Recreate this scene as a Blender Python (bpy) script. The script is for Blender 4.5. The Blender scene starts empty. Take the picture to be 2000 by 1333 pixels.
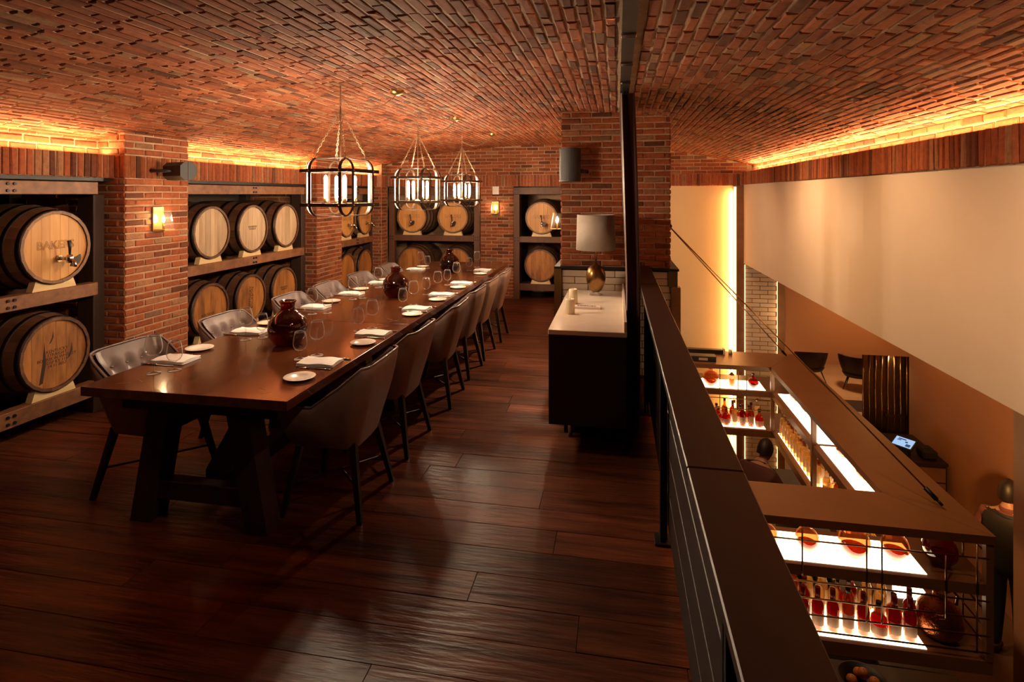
import bpy, bmesh, math, random
import numpy as np
from mathutils import Matrix, Vector, Euler

rng = random.Random(7)
PI = math.pi
SC = bpy.context.scene
COL = SC.collection

# ------------------------------------------------------------------ camera, world, exposure
TH = math.atan(205 / 1111.0)
EYE = Vector((0.0, 0.0, 1.75))
cam = bpy.data.cameras.new('camera')
cam.sensor_width = 36.0
cam.lens = 20.0
cam.shift_y = (380 - 666.5) / 2000.0
cam.clip_start = 0.05
cam.clip_end = 60
camo = bpy.data.objects.new('camera', cam)
COL.objects.link(camo)
camo.location = EYE
camo.rotation_euler = (PI / 2, 0, TH)
SC.camera = camo

w = bpy.data.worlds.new('world')
SC.world = w
w.use_nodes = True
w.node_tree.nodes['Background'].inputs[0].default_value = (1.0, 0.55, 0.32, 1)
w.node_tree.nodes['Background'].inputs[1].default_value = 0.012

vs = SC.view_settings
SC.display_settings.display_device = 'sRGB'
vs.view_transform = 'Standard'
try:
    vs.look = 'None'
except Exception:
    pass
vs.exposure = 0.0
vs.gamma = 1.0
vs.use_curve_mapping = False
SC.cycles.use_denoising = True
SC.cycles.max_bounces = 10
SC.cycles.diffuse_bounces = 4
SC.cycles.glossy_bounces = 4
SC.cycles.transmission_bounces = 6
SC.cycles.transparent_max_bounces = 24
SC.cycles.caustics_reflective = False
SC.cycles.caustics_refractive = False
SC.cycles.sample_clamp_indirect = 4.0

WARM = (1.0, 0.60, 0.30)
AMBER = (1.0, 0.45, 0.13)
COVEC = (1.0, 0.52, 0.21)
TUNG = (1.0, 0.70, 0.44)


def light(name, kind, loc, power, col, size=0.05, sizey=None, aim=None, spot=None, blend=0.6):
    l = bpy.data.lights.new(name, kind)
    l.energy = power
    l.color = col
    if kind == 'AREA':
        l.shape = 'RECTANGLE' if sizey else 'SQUARE'
        l.size = size
        if sizey:
            l.size_y = sizey
    else:
        l.shadow_soft_size = size
    if spot:
        l.spot_size = math.radians(spot)
        l.spot_blend = blend
    o = bpy.data.objects.new(name, l)
    COL.objects.link(o)
    o.location = loc
    if aim is not None:
        d = Vector(aim) - Vector(loc)
        o.rotation_euler = d.to_track_quat('-Z', 'Y').to_euler()
    return o


# cove strips behind the soldier course (area light lying in each trough, facing up)
COVE_L, COVE_R = 19.0, 16.0
for (y0, y1) in ((1.7, 3.97), (4.72, 7.0), (7.74, 9.12)):
    o = light('cove_light', 'AREA', (-4.125, (y0 + y1) / 2, 2.075), COVE_L * (y1 - y0), COVEC, 0.05, y1 - y0)
    o.rotation_euler = (PI, 0, 0)
o = light('cove_light', 'AREA', (1.985, 5.1, 2.105), COVE_R * 8.0, COVEC, 0.04, 8.0)
o.rotation_euler = (PI, 0, 0)
# ceiling track spots above the frame, aimed over the table
TRK = [((0.03, 1.9, 2.50), (-2.9, 3.1, 0.8), 60, 58), ((0.03, 2.2, 2.50), (-4.1, 5.2, 1.2), 110, 50),
       ((0.03, 1.5, 2.50), (-4.1, 3.4, 1.1), 130, 44), ((0.03, 2.5, 2.50), (-3.4, 9.3, 1.0), 150, 44)]
for a, b, p, s in TRK:
    light('track_spot', 'SPOT', a, p, TUNG, 0.04, aim=b, spot=s, blend=0.9)
# added unseen spots brightening the long plaster panel and shelving in the void
VOIDC = (1.0, 0.58, 0.28)
for yy, pw_ in ((2.6, 72), (4.3, 92), (6.0, 150)):
    light('added_panel_wash', 'SPOT', (0.78, yy, 2.33), pw_, VOIDC, 0.08, aim=(1.93, yy + 0.15, 0.75), spot=118, blend=1.0)
# ceiling spot in the passage behind the pillar, shining back along the aisle
light('passage_spot', 'SPOT', (-0.60, 6.95, 2.40), 290, TUNG, 0.05, aim=(-1.35, 5.75, 0.55), spot=78, blend=1.0)
light('added_sideboard_fill', 'SPOT', (-0.95, 4.7, 2.50), 60, TUNG, 0.03, aim=(-0.2, 4.65, 0.83), spot=50, blend=0.8)  # added fill without a fixture, brightens the stone top
light('added_cream_fill', 'SPOT', (1.05, 6.9, 2.28), 75, VOIDC, 0.05, aim=(1.30, 9.34, 0.2), spot=100, blend=1.0)  # unseen light added to brighten the cream wall panel
light('lower_lamp', 'SPOT', (3.45, 3.6, 0.5), 60, AMBER, 0.04, aim=(3.4, 4.78, -1.0), spot=60, blend=1.0)
# lower room lamps
light('lower_lamp', 'SPOT', (3.42, 5.55, -0.75), 95, AMBER, 0.04, aim=(4.25, 7.8, -1.0), spot=100, blend=0.7)
light('lower_lamp', 'POINT', (5.2, 14.6, -0.45), 150, WARM, 0.12)
light('lower_lamp', 'POINT', (3.5, 8.6, 0.2), 14, AMBER, 0.1)


# ------------------------------------------------------------------ materials
def nt(m):
    m.use_nodes = True
    t = m.node_tree
    for n in list(t.nodes):
        t.nodes.remove(n)
    return t


def N(t, typ, **kw):
    n = t.nodes.new(typ)
    for k, v in kw.items():
        setattr(n, k, v)
    return n


def out(t, sh):
    o = N(t, 'ShaderNodeOutputMaterial')
    t.links.new(sh, o.inputs[0])


def c4(c):
    return (c[0], c[1], c[2], 1.0)


MATS = {}


def plain(name, col, rough=0.5, metal=0.0, col2=None, scale=(6, 6, 6), det=4, rvar=0.0, bump=0.0, bscale=40, spec=0.5,
          coat=0.0, island=False, contrast=(0.35, 0.65)):
    """principled material: two-colour noise, optional per-object variation and fine relief"""
    m = bpy.data.materials.new(name)
    t = nt(m)
    b = N(t, 'ShaderNodeBsdfPrincipled')
    b.inputs['Roughness'].default_value = rough
    b.inputs['Metallic'].default_value = metal
    b.inputs['Specular IOR Level'].default_value = spec
    b.inputs['Coat Weight'].default_value = coat
    tc = N(t, 'ShaderNodeTexCoord')
    oi = N(t, 'ShaderNodeObjectInfo')
    vec = N(t, 'ShaderNodeVectorMath', operation='ADD')
    mul = N(t, 'ShaderNodeVectorMath', operation='SCALE')
    mul.inputs['Scale'].default_value = 37.0
    cmb = N(t, 'ShaderNodeCombineXYZ')
    rnd = oi.outputs['Random']
    if island:
        ge = N(t, 'ShaderNodeNewGeometry')
        ad = N(t, 'ShaderNodeMath', operation='ADD')
        t.links.new(oi.outputs['Random'], ad.inputs[0])
        t.links.new(ge.outputs['Random Per Island'], ad.inputs[1])
        fr = N(t, 'ShaderNodeMath', operation='FRACT')
        t.links.new(ad.outputs[0], fr.inputs[0])
        rnd = fr.outputs[0]
    t.links.new(rnd, cmb.inputs[0])
    t.links.new(rnd, cmb.inputs[1])
    t.links.new(cmb.outputs[0], mul.inputs[0])
    t.links.new(tc.outputs['Object'], vec.inputs[0])
    t.links.new(mul.outputs[0], vec.inputs[1])
    mp = N(t, 'ShaderNodeMapping')
    mp.inputs['Scale'].default_value = scale
    t.links.new(vec.outputs[0], mp.inputs[0])
    if col2 is not None:
        no = N(t, 'ShaderNodeTexNoise')
        no.inputs['Scale'].default_value = 1.0
        no.inputs['Detail'].default_value = det
        no.inputs['Roughness'].default_value = 0.6
        t.links.new(mp.outputs[0], no.inputs['Vector'])
        r = N(t, 'ShaderNodeValToRGB')
        r.color_ramp.elements[0].position = contrast[0]
        r.color_ramp.elements[1].position = contrast[1]
        r.color_ramp.elements[0].color = c4(col)
        r.color_ramp.elements[1].color = c4(col2)
        t.links.new(no.outputs['Fac'], r.inputs[0])
        csock = r.outputs[0]
    else:
        rg = N(t, 'ShaderNodeRGB')
        rg.outputs[0].default_value = c4(col)
        csock = rg.outputs[0]
    if rvar > 0:
        hs = N(t, 'ShaderNodeHueSaturation')
        mr = N(t, 'ShaderNodeMapRange')
        mr.inputs['To Min'].default_value = 1 - rvar
        mr.inputs['To Max'].default_value = 1 + rvar
        t.links.new(rnd, mr.inputs['Value'])
        t.links.new(mr.outputs[0], hs.inputs['Value'])
        t.links.new(csock, hs.inputs['Color'])
        csock = hs.outputs[0]
    t.links.new(csock, b.inputs['Base Color'])
    if bump > 0:
        nb = N(t, 'ShaderNodeTexNoise')
        nb.inputs['Scale'].default_value = bscale / max(scale)
        nb.inputs['Detail'].default_value = 4
        t.links.new(mp.outputs[0], nb.inputs['Vector'])
        bp = N(t, 'ShaderNodeBump')
        bp.inputs['Strength'].default_value = bump
        bp.inputs['Distance'].default_value = 0.01
        t.links.new(nb.outputs['Fac'], bp.inputs['Height'])
        t.links.new(bp.outputs[0], b.inputs['Normal'])
    out(t, b.outputs[0])
    MATS[name] = m
    return m


def emit(name, col, s):
    m = bpy.data.materials.new(name)
    t = nt(m)
    e = N(t, 'ShaderNodeEmission')
    e.inputs[0].default_value = c4(col)
    e.inputs[1].default_value = s
    out(t, e.outputs[0])
    MATS[name] = m
    return m


def glass(name, col, rough=0.02, ior=1.45, body=0.0, bodycol=None, edge=0.0):
    """thin tinted glass: transparent body with a fresnel reflection, optional cloudy liquid look"""
    m = bpy.data.materials.new(name)
    t = nt(m)
    tr = N(t, 'ShaderNodeBsdfTransparent')
    tr.inputs[0].default_value = c4(col)
    sh = tr.outputs[0]
    if body > 0:
        df = N(t, 'ShaderNodeBsdfTranslucent')
        df.inputs[0].default_value = c4(bodycol or col)
        mx0 = N(t, 'ShaderNodeMixShader')
        mx0.inputs[0].default_value = body
        t.links.new(sh, mx0.inputs[1])
        t.links.new(df.outputs[0], mx0.inputs[2])
        sh = mx0.outputs[0]
    g = N(t, 'ShaderNodeBsdfGlossy')
    g.inputs['Roughness'].default_value = rough
    gs = g.outputs[0]
    if edge > 0:  # white diffuse mixed in as a painted highlight along glass rims
        dd = N(t, 'ShaderNodeBsdfDiffuse')
        dd.inputs[0].default_value = (0.9, 0.88, 0.86, 1)
        me_ = N(t, 'ShaderNodeMixShader')
        me_.inputs[0].default_value = edge
        t.links.new(gs, me_.inputs[1])
        t.links.new(dd.outputs[0], me_.inputs[2])
        gs = me_.outputs[0]
    lw = N(t, 'ShaderNodeLayerWeight')
    lw.inputs[0].default_value = 0.5
    pw = N(t, 'ShaderNodeMath', operation='POWER')
    pw.inputs[1].default_value = 5.0 if edge > 0.35 else 2.6
    t.links.new(lw.outputs['Facing'], pw.inputs[0])
    fr = N(t, 'ShaderNodeMath', operation='MULTIPLY_ADD')
    fr.inputs[1].default_value = 1.5 if edge > 0.35 else 0.85
    fr.inputs[2].default_value = 0.008 if edge > 0.35 else ((ior - 1) / (ior + 1)) ** 2
    t.links.new(pw.outputs[0], fr.inputs[0])
    mx = N(t, 'ShaderNodeMixShader')
    t.links.new(fr.outputs[0], mx.inputs[0])
    t.links.new(sh, mx.inputs[1])
    t.links.new(gs, mx.inputs[2])
    out(t, mx.outputs[0])
    MATS[name] = m
    return m


def brick_mat(name, dark=1.0):
    m = bpy.data.materials.new(name)
    t = nt(m)
    b = N(t, 'ShaderNodeBsdfPrincipled')
    b.inputs['Roughness'].default_value = 0.82
    b.inputs['Specular IOR Level'].default_value = 0.25
    oi = N(t, 'ShaderNodeObjectInfo')
    ge = N(t, 'ShaderNodeNewGeometry')
    ad = N(t, 'ShaderNodeMath', operation='ADD')
    fr = N(t, 'ShaderNodeMath', operation='FRACT')
    t.links.new(oi.outputs['Random'], ad.inputs[0])
    t.links.new(ge.outputs['Random Per Island'], ad.inputs[1])
    t.links.new(ad.outputs[0], fr.inputs[0])
    r = N(t, 'ShaderNodeValToRGB')
    r.color_ramp.interpolation = 'LINEAR'
    dark *= 0.78
    cols = [(0.0, (0.12, 0.046, 0.026)), (0.07, (0.17, 0.056, 0.028)), (0.15, (0.26, 0.076, 0.034)),
            (0.45, (0.33, 0.102, 0.046)), (0.68, (0.40, 0.132, 0.056)), (0.82, (0.29, 0.088, 0.042)),
            (0.93, (0.36, 0.19, 0.11)), (1.0, (0.21, 0.12, 0.08))]
    el = r.color_ramp.elements
    el[0].position, el[0].color = cols[0][0], c4([cols[0][1][0] * dark, cols[0][1][1] * dark * 0.86, cols[0][1][2] * dark * 0.70])
    el[1].position, el[1].color = cols[-1][0], c4([cols[-1][1][0] * dark, cols[-1][1][1] * dark * 0.86, cols[-1][1][2] * dark * 0.70])
    for p, c in cols[1:-1]:
        e = el.new(p)
        e.color = c4([c[0] * dark, c[1] * dark * 0.86, c[2] * dark * 0.70])
    t.links.new(fr.outputs[0], r.inputs[0])
    no = N(t, 'ShaderNodeTexNoise')
    no.inputs['Scale'].default_value = 28
    no.inputs['Detail'].default_value = 6
    no.inputs['Roughness'].default_value = 0.7
    t.links.new(ge.outputs['Position'], no.inputs['Vector'])
    mr = N(t, 'ShaderNodeMapRange')
    mr.inputs['From Min'].default_value = 0.3
    mr.inputs['From Max'].default_value = 0.7
    mr.inputs['To Min'].default_value = 0.72
    mr.inputs['To Max'].default_value = 1.25
    t.links.new(no.outputs['Fac'], mr.inputs['Value'])
    hs = N(t, 'ShaderNodeHueSaturation')
    t.links.new(mr.outputs[0], hs.inputs['Value'])
    t.links.new(r.outputs[0], hs.inputs['Color'])
    t.links.new(hs.outputs[0], b.inputs['Base Color'])
    bp = N(t, 'ShaderNodeBump')
    bp.inputs['Strength'].default_value = 0.35
    bp.inputs['Distance'].default_value = 0.006
    n2 = N(t, 'ShaderNodeTexNoise')
    n2.inputs['Scale'].default_value = 70
    n2.inputs['Detail'].default_value = 5
    t.links.new(ge.outputs['Position'], n2.inputs['Vector'])
    t.links.new(n2.outputs['Fac'], bp.inputs['Height'])
    t.links.new(bp.outputs[0], b.inputs['Normal'])
    out(t, b.outputs[0])
    MATS[name] = m
    return m


BRICK = brick_mat('tumbled_brick')
MORTAR = plain('lime_mortar', (0.31, 0.170, 0.100), 0.9, col2=(0.43, 0.255, 0.155), scale=(9, 9, 9), bump=0.3, bscale=90)
MORTARC = plain('pale_mortar', (0.44, 0.265, 0.165), 0.9, col2=(0.58, 0.37, 0.24), scale=(9, 9, 9), bump=0.3, bscale=90)
PLASTER = plain('warm_plaster', (0.62, 0.50, 0.38), 0.75, col2=(0.66, 0.54, 0.42), scale=(1.2, 1.2, 1.2))
CREAM = plain('cream_panel', (0.60, 0.44, 0.24), 0.45, col2=(0.64, 0.47, 0.26), scale=(1, 1, 1))
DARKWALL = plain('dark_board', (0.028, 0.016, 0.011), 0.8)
FLOORW = plain('floor_wood', (0.026, 0.0065, 0.003), 0.33, col2=(0.16, 0.046, 0.019), scale=(1.8, 15, 10), det=8,
               rvar=0.40, bump=0.55, bscale=40, contrast=(0.30, 0.70), spec=0.18)
SUBFLOOR = plain('subfloor', (0.012, 0.006, 0.004), 0.8)
TABLEW = plain('table_wood', (0.060, 0.017, 0.006), 0.14, col2=(0.12, 0.036, 0.012), scale=(14, 1.1, 10), det=5, bump=0.02, spec=0.28,
               bscale=30)
TLEG = plain('table_leg_wood', (0.020, 0.010, 0.008), 0.5, col2=(0.035, 0.016, 0.012), scale=(20, 20, 2))
RACKW = plain('rack_timber', (0.14, 0.052, 0.019), 0.55, col2=(0.25, 0.102, 0.040), scale=(12, 2, 12), det=6, rvar=0.15,
              bump=0.1, bscale=30)
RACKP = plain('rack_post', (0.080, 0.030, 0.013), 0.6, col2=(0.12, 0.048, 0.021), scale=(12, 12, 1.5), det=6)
RACKSHADE = plain('rack_post_shaded', (0.030, 0.012, 0.006), 0.6, col2=(0.045, 0.019, 0.010), scale=(12, 12, 1.5), det=6)  # post timber darkened to paint the shade inside the side bays
BLACKM = plain('black_metal', (0.012, 0.011, 0.012), 0.45, 0.4)
IRON = plain('wrought_iron', (0.030, 0.016, 0.010), 0.45, 0.7, col2=(0.055, 0.030, 0.018), scale=(20, 20, 20))
CHAIN = plain('aged_brass_chain', (0.50, 0.36, 0.22), 0.35, 0.9)
BRASS = plain('brushed_brass', (0.62, 0.40, 0.15), 0.3, 1.0)
OLDBRASS = plain('antique_brass', (0.36, 0.21, 0.075), 0.3, 1.0, col2=(0.22, 0.12, 0.045), scale=(7, 7, 7))
STEEL = plain('polished_steel', (0.62, 0.58, 0.54), 0.2, 1.0)
HOOP = plain('barrel_hoop', (0.045, 0.032, 0.028), 0.4, 0.8)
STAVE = plain('barrel_stave', (0.075, 0.030, 0.014), 0.55, col2=(0.14, 0.060, 0.026), scale=(14, 2, 14), rvar=0.25)
STAVEL = plain('pale_stave', (0.17, 0.080, 0.036), 0.55, col2=(0.22, 0.11, 0.05), scale=(14, 2, 14), rvar=0.2)
HEADA = plain('barrel_head_oak', (0.48, 0.21, 0.058), 0.55, col2=(0.60, 0.30, 0.092), scale=(16, 16, 1.6), det=5, rvar=0.10)
HEADB = plain('barrel_head_grey', (0.33, 0.20, 0.11), 0.65, col2=(0.52, 0.36, 0.22), scale=(14, 14, 1.6), det=5, rvar=0.14)
HEADC = plain('barrel_head_stained', (0.14, 0.044, 0.010), 0.6, col2=(0.42, 0.165, 0.036), scale=(10, 10, 2.2), det=6, rvar=0.14,
              contrast=(0.3, 0.6))
CRADLE = plain('pine_block', (0.62, 0.42, 0.20), 0.6, col2=(0.70, 0.50, 0.26), scale=(4, 4, 20))
LEATHER = plain('taupe_leather', (0.21, 0.135, 0.108), 0.42, col2=(0.26, 0.168, 0.135), scale=(9, 9, 9), bump=0.08, bscale=180)
LEATHERI = plain('inner_leather', (0.15, 0.105, 0.098), 0.32, col2=(0.19, 0.135, 0.125), scale=(9, 9, 9), bump=0.05, bscale=160)
LOUNGE = plain('lounge_leather', (0.035, 0.018, 0.012), 0.5)
CHAIRLEG = plain('chair_leg_black', (0.016, 0.011, 0.010), 0.4)
RAILM = plain('rail_bronze', (0.026, 0.009, 0.005), 0.45, 0.2, col2=(0.032, 0.011, 0.006), scale=(3, 3, 3))
RAILP = plain('rail_panel', (0.020, 0.010, 0.007), 0.45, 0.2)
QUARTZ = plain('quartz_top', (0.78, 0.64, 0.52), 0.22, col2=(0.84, 0.71, 0.58), scale=(5, 5, 5))
CABW = plain('cabinet_dark', (0.022, 0.010, 0.007), 0.45)
TILE = plain('glazed_tile', (0.56, 0.45, 0.34), 0.2, rvar=0.08, island=True)
GROUT = plain('dark_grout', (0.06, 0.035, 0.022), 0.9)
SHADE = plain('linen_shade', (0.36, 0.29, 0.24), 0.85, bump=0.15, bscale=260, col2=(0.39, 0.32, 0.265), scale=(20, 20, 20))
WAX = plain('candle_wax', (0.80, 0.70, 0.46), 0.45)
LINEN = plain('white_linen', (0.90, 0.87, 0.84), 0.85, bump=0.1, bscale=300)
CHINA = plain('white_china', (0.86, 0.79, 0.69), 0.2)
CURT = plain('curtain_cloth', (0.050, 0.019, 0.014), 0.6, col2=(0.066, 0.026, 0.019), scale=(30, 30, 2))
SPKR = plain('speaker_black', (0.012, 0.010, 0.010), 0.5)
GRILLE = plain('speaker_grille', (0.030, 0.025, 0.024), 0.55, bump=0.3, bscale=600)
BARW = plain('bar_timber', (0.17, 0.075, 0.030), 0.35, col2=(0.23, 0.105, 0.045), scale=(3, 3, 8), det=5)
BART = plain('bar_top_timber', (0.155, 0.058, 0.016), 0.5, col2=(0.18, 0.068, 0.020), scale=(3, 3, 3), det=4)
INK = plain('burnt_ink', (0.035, 0.015, 0.008), 0.8)
INLAY = plain('worn_inlay', (0.30, 0.14, 0.06), 0.5)
ETCH = plain('etched_line', (0.22, 0.10, 0.035), 0.8)
WHITEP = plain('white_plastic', (0.62, 0.55, 0.50), 0.4)
ROSE = plain('pink_card', (0.75, 0.58, 0.52), 0.5)
BRONZE = plain('bronze_screen', (0.20, 0.11, 0.05), 0.3, 0.9)
LFLOOR = plain('lower_floor', (0.13, 0.075, 0.040), 0.35, col2=(0.17, 0.10, 0.055), scale=(2, 2, 2))
LWALL = plain('lower_wall', (0.40, 0.20, 0.10), 0.7, col2=(0.43, 0.22, 0.11), scale=(1, 1, 1))
RUG = plain('dark_rug', (0.03, 0.016, 0.012), 0.95)
ORANGE = plain('orange_peel', (0.70, 0.22, 0.03), 0.4, bump=0.2, bscale=200)
SKIN = plain('skin', (0.42, 0.22, 0.15), 0.5)
HAIR = plain('dark_hair', (0.012, 0.008, 0.007), 0.5)
SHIRT = plain('pale_shirt', (0.15, 0.050, 0.042), 0.8)
DARKSHIRT = plain('dark_shirt', (0.10, 0.035, 0.030), 0.8)
VEST = plain('black_vest', (0.012, 0.010, 0.012), 0.7)
EYEW = plain('eye_white', (0.6, 0.55, 0.5), 0.3)
BULB = emit('lit_filament_tube', (1.0, 0.77, 0.51), 740.0)
BULBS = emit('lit_small_bulb', (1.0, 0.64, 0.34), 320.0)
LEDP = emit('backlit_shelf', (1.0, 0.72, 0.42), 7.0)
LEDS = emit('led_strip', (1.0, 0.58, 0.22), 5.0)
LEDC = emit('cove_led', (1.0, 0.55, 0.18), 6.0)
SCREEN = emit('screen_glow', (0.45, 0.66, 1.0), 0.9)
SCREEND = emit('screen_dark', (0.10, 0.16, 0.30), 0.5)
CLEAR = glass('clear_glass', (0.96, 0.94, 0.92), 0.08, 1.55, edge=0.40)
SCLEAR = glass('sconce_glass', (0.95, 0.92, 0.88), 0.12, 1.5, edge=0.3)
REDG = glass('dark_red_glass', (0.36, 0.018, 0.014), 0.05, 1.55, 0.12, (0.5, 0.01, 0.012))
AMBG = glass('amber_glass', (0.66, 0.34, 0.17), 0.03, 1.5, 0.05, (0.8, 0.30, 0.10))
DARKL = glass('dark_spirit', (0.42, 0.13, 0.05), 0.1, 1.33, 0.12, (0.7, 0.22, 0.07))
AMBL = glass('amber_spirit', (0.78, 0.36, 0.09), 0.1, 1.33, 0.5, (1.0, 0.46, 0.13))
REDL = glass('red_spirit', (0.62, 0.06, 0.03), 0.1, 1.33, 0.45, (0.85, 0.09, 0.06))
PALEL = glass('pale_spirit', (0.95, 0.72, 0.36), 0.1, 1.33, 0.45, (1.0, 0.72, 0.34))
CAPR = plain('red_wax', (0.50, 0.02, 0.03), 0.35)
CAPB = plain('black_cap', (0.02, 0.015, 0.015), 0.4)
CAPG = plain('gold_cap', (0.6, 0.40, 0.16), 0.3, 0.9)
LABC = bpy.data.materials.new('paper_label')
_t = nt(LABC)
_d, _r, _m = N(_t, 'ShaderNodeBsdfDiffuse'), N(_t, 'ShaderNodeBsdfTranslucent'), N(_t, 'ShaderNodeMixShader')
_d.inputs[0].default_value = (0.80, 0.66, 0.48, 1)
_r.inputs[0].default_value = (0.85, 0.66, 0.44, 1)
_m.inputs[0].default_value = 0.45
_t.links.new(_d.outputs[0], _m.inputs[1])
_t.links.new(_r.outputs[0], _m.inputs[2])
out(_t, _m.outputs[0])


# ------------------------------------------------------------------ mesh helpers
class MB:
    def __init__(s):
        s.v, s.f, s.sm = [], [], []

    def add(s, vs_, fs_, smooth=False, M=None):
        b = len(s.v)
        if M is not None:
            vs_ = [tuple(M @ Vector(p)) for p in vs_]
        s.v += [tuple(p) for p in vs_]
        for f in fs_:
            s.f.append(tuple(i + b for i in f))
            s.sm.append(smooth)
        return s

    def box(s, x0, x1, y0, y1, z0, z1, c=0.0, M=None):
        if c <= 0:
            v = [(x0, y0, z0), (x1, y0, z0), (x1, y1, z0), (x0, y1, z0), (x0, y0, z1), (x1, y0, z1), (x1, y1, z1), (x0, y1, z1)]
            f = [(3, 2, 1, 0), (4, 5, 6, 7), (0, 1, 5, 4), (1, 2, 6, 5), (2, 3, 7, 6), (3, 0, 4, 7)]
            return s.add(v, f, M=M)
        lo, hi = (x0, y0, z0), (x1, y1, z1)
        v, idx = [], {}
        for sx in (0, 1):
            for sy in (0, 1):
                for sz in (0, 1):
                    sg = (sx, sy, sz)
                    for a in range(3):
                        p = [hi[k] if sg[k] else lo[k] for k in range(3)]
                        for k in range(3):
                            if k != a:
                                p[k] += -c if sg[k] else c
                        idx[(a, sg)] = len(v)
                        v.append(tuple(p))
        f = []
        for a in range(3):
            b1, b2 = (a + 1) % 3, (a + 2) % 3
            for sa in (0, 1):
                q = []
                for (u1, u2) in ((0, 0), (1, 0), (1, 1), (0, 1)):
                    sg = [0, 0, 0]
                    sg[a], sg[b1], sg[b2] = sa, u1, u2
                    q.append(idx[(a, tuple(sg))])
                f.append(tuple(q if sa else q[::-1]))
        for a in range(3):
            b1, b2 = (a + 1) % 3, (a + 2) % 3
            for u1 in (0, 1):
                for u2 in (0, 1):
                    g0, g1 = [0, 0, 0], [0, 0, 0]
                    g0[a], g0[b1], g0[b2] = 0, u1, u2
                    g1[a], g1[b1], g1[b2] = 1, u1, u2
                    g0, g1 = tuple(g0), tuple(g1)
                    q = (idx[(b1, g0)], idx[(b1, g1)], idx[(b2, g1)], idx[(b2, g0)])
                    f.append(q if (u1 == u2) else q[::-1])
        for sx in (0, 1):
            for sy in (0, 1):
                for sz in (0, 1):
                    sg = (sx, sy, sz)
                    q = (idx[(0, sg)], idx[(1, sg)], idx[(2, sg)])
                    f.append(q if (sx + sy + sz) % 2 == 1 else q[::-1])
        return s.add(v, f, M=M)

    def lathe(s, prof, n=24, M=None, closed=False, smooth=True, a0=0.0, a1=2 * PI):
        v, f = [], []
        full = abs(a1 - a0 - 2 * PI) < 1e-6
        k = n if full else n + 1
        for (r, z) in prof:
            for i in range(k):
                a = a0 + (a1 - a0) * i / n
                v.append((r * math.cos(a), r * math.sin(a), z))
        m = len(prof)
        for j in range(m if closed else m - 1):
            j2 = (j + 1) % m
            for i in range(n):
                i2 = (i + 1) % k
                f.append((j * k + i, j * k + i2, j2 * k + i2, j2 * k + i))
        return s.add(v, f, smooth, M)

    def cyl(s, r, z0, z1, n=16, M=None, r1=None):
        r1 = r if r1 is None else r1
        v = [(r * math.cos(2 * PI * i / n), r * math.sin(2 * PI * i / n), z0) for i in range(n)]
        v += [(r1 * math.cos(2 * PI * i / n), r1 * math.sin(2 * PI * i / n), z1) for i in range(n)]
        s.add(v, [(i, (i + 1) % n, n + (i + 1) % n, n + i) for i in range(n)], True, M)
        b = len(s.v) - 2 * n
        s.f.append(tuple(b + i for i in range(n))[::-1])
        s.sm.append(False)
        s.f.append(tuple(b + n + i for i in range(n)))
        s.sm.append(False)
        return s

    def tube(s, pts, r, n=8, cap=True, closed=False):
        pts = [Vector(p) for p in pts]
        m = len(pts)
        rr = r if isinstance(r, (list, tuple)) else [r] * m
        v, f = [], []
        up = None
        for i, p in enumerate(pts):
            if closed:
                d = pts[(i + 1) % m] - pts[i - 1]
            else:
                d = pts[min(i + 1, m - 1)] - pts[max(i - 1, 0)]
            d.normalize()
            if up is None:
                up = Vector((0, 0, 1)) if abs(d.z) < 0.9 else Vector((1, 0, 0))
            up = (up - d * up.dot(d))
            if up.length < 1e-6:
                up = d.orthogonal()
            up.normalize()
            bi = d.cross(up)
            for k in range(n):
                a = 2 * PI * k / n
                v.append(p + (up * math.cos(a) + bi * math.sin(a)) * rr[i])
        for i in range(m if closed else m - 1):
            i2 = (i + 1) % m
            for k in range(n):
                k2 = (k + 1) % n
                f.append((i * n + k, i2 * n + k, i2 * n + k2, i * n + k2)[::-1])
        if cap and not closed:
            f.append(tuple(range(n)))
            f.append(tuple((m - 1) * n + k for k in range(n))[::-1])
        return s.add([tuple(p) for p in v], f, True)

    def prism(s, poly, z0, z1, M=None, smooth=False):
        n = len(poly)
        v = [(p[0], p[1], z0) for p in poly] + [(p[0], p[1], z1) for p in poly]
        f = [tuple(range(n))[::-1], tuple(range(n, 2 * n))]
        f += [(i, (i + 1) % n, n + (i + 1) % n, n + i) for i in range(n)]
        return s.add(v, f, smooth, M)

    def grid(s, P, closeu=False, smooth=True, M=None):
        a, b = len(P), len(P[0])
        v = [p for row in P for p in row]
        f = []
        for i in range(a - 1):
            for j in range(b if closeu else b - 1):
                j2 = (j + 1) % b
                f.append((i * b + j, i * b + j2, (i + 1) * b + j2, (i + 1) * b + j))
        return s.add(v, f, smooth, M)

    def mesh(s, name, fix=False):
        me = bpy.data.meshes.new(name)
        me.from_pydata(s.v, [], s.f)
        me.polygons.foreach_set('use_smooth', s.sm)
        if fix:
            bm = bmesh.new()
            bm.from_mesh(me)
            bmesh.ops.recalc_face_normals(bm, faces=bm.faces)
            bm.to_mesh(me)
            bm.free()
        me.update()
        return me


def ob(name, mb, mat, parent=None, loc=None, rot=None, fix=True):
    me = mb if isinstance(mb, bpy.types.Mesh) else mb.mesh(name, fix)
    if mat is not None and not me.materials:
        me.materials.append(mat)
    o = bpy.data.objects.new(name, me)
    COL.objects.link(o)
    if parent is not None:
        o.parent = parent
    if loc is not None:
        o.location = loc
    if rot is not None:
        o.rotation_euler = rot
    return o


def tag(o, label, cat, group=None):
    o['label'] = label
    o['category'] = cat
    if group:
        o['group'] = group
    return o


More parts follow.
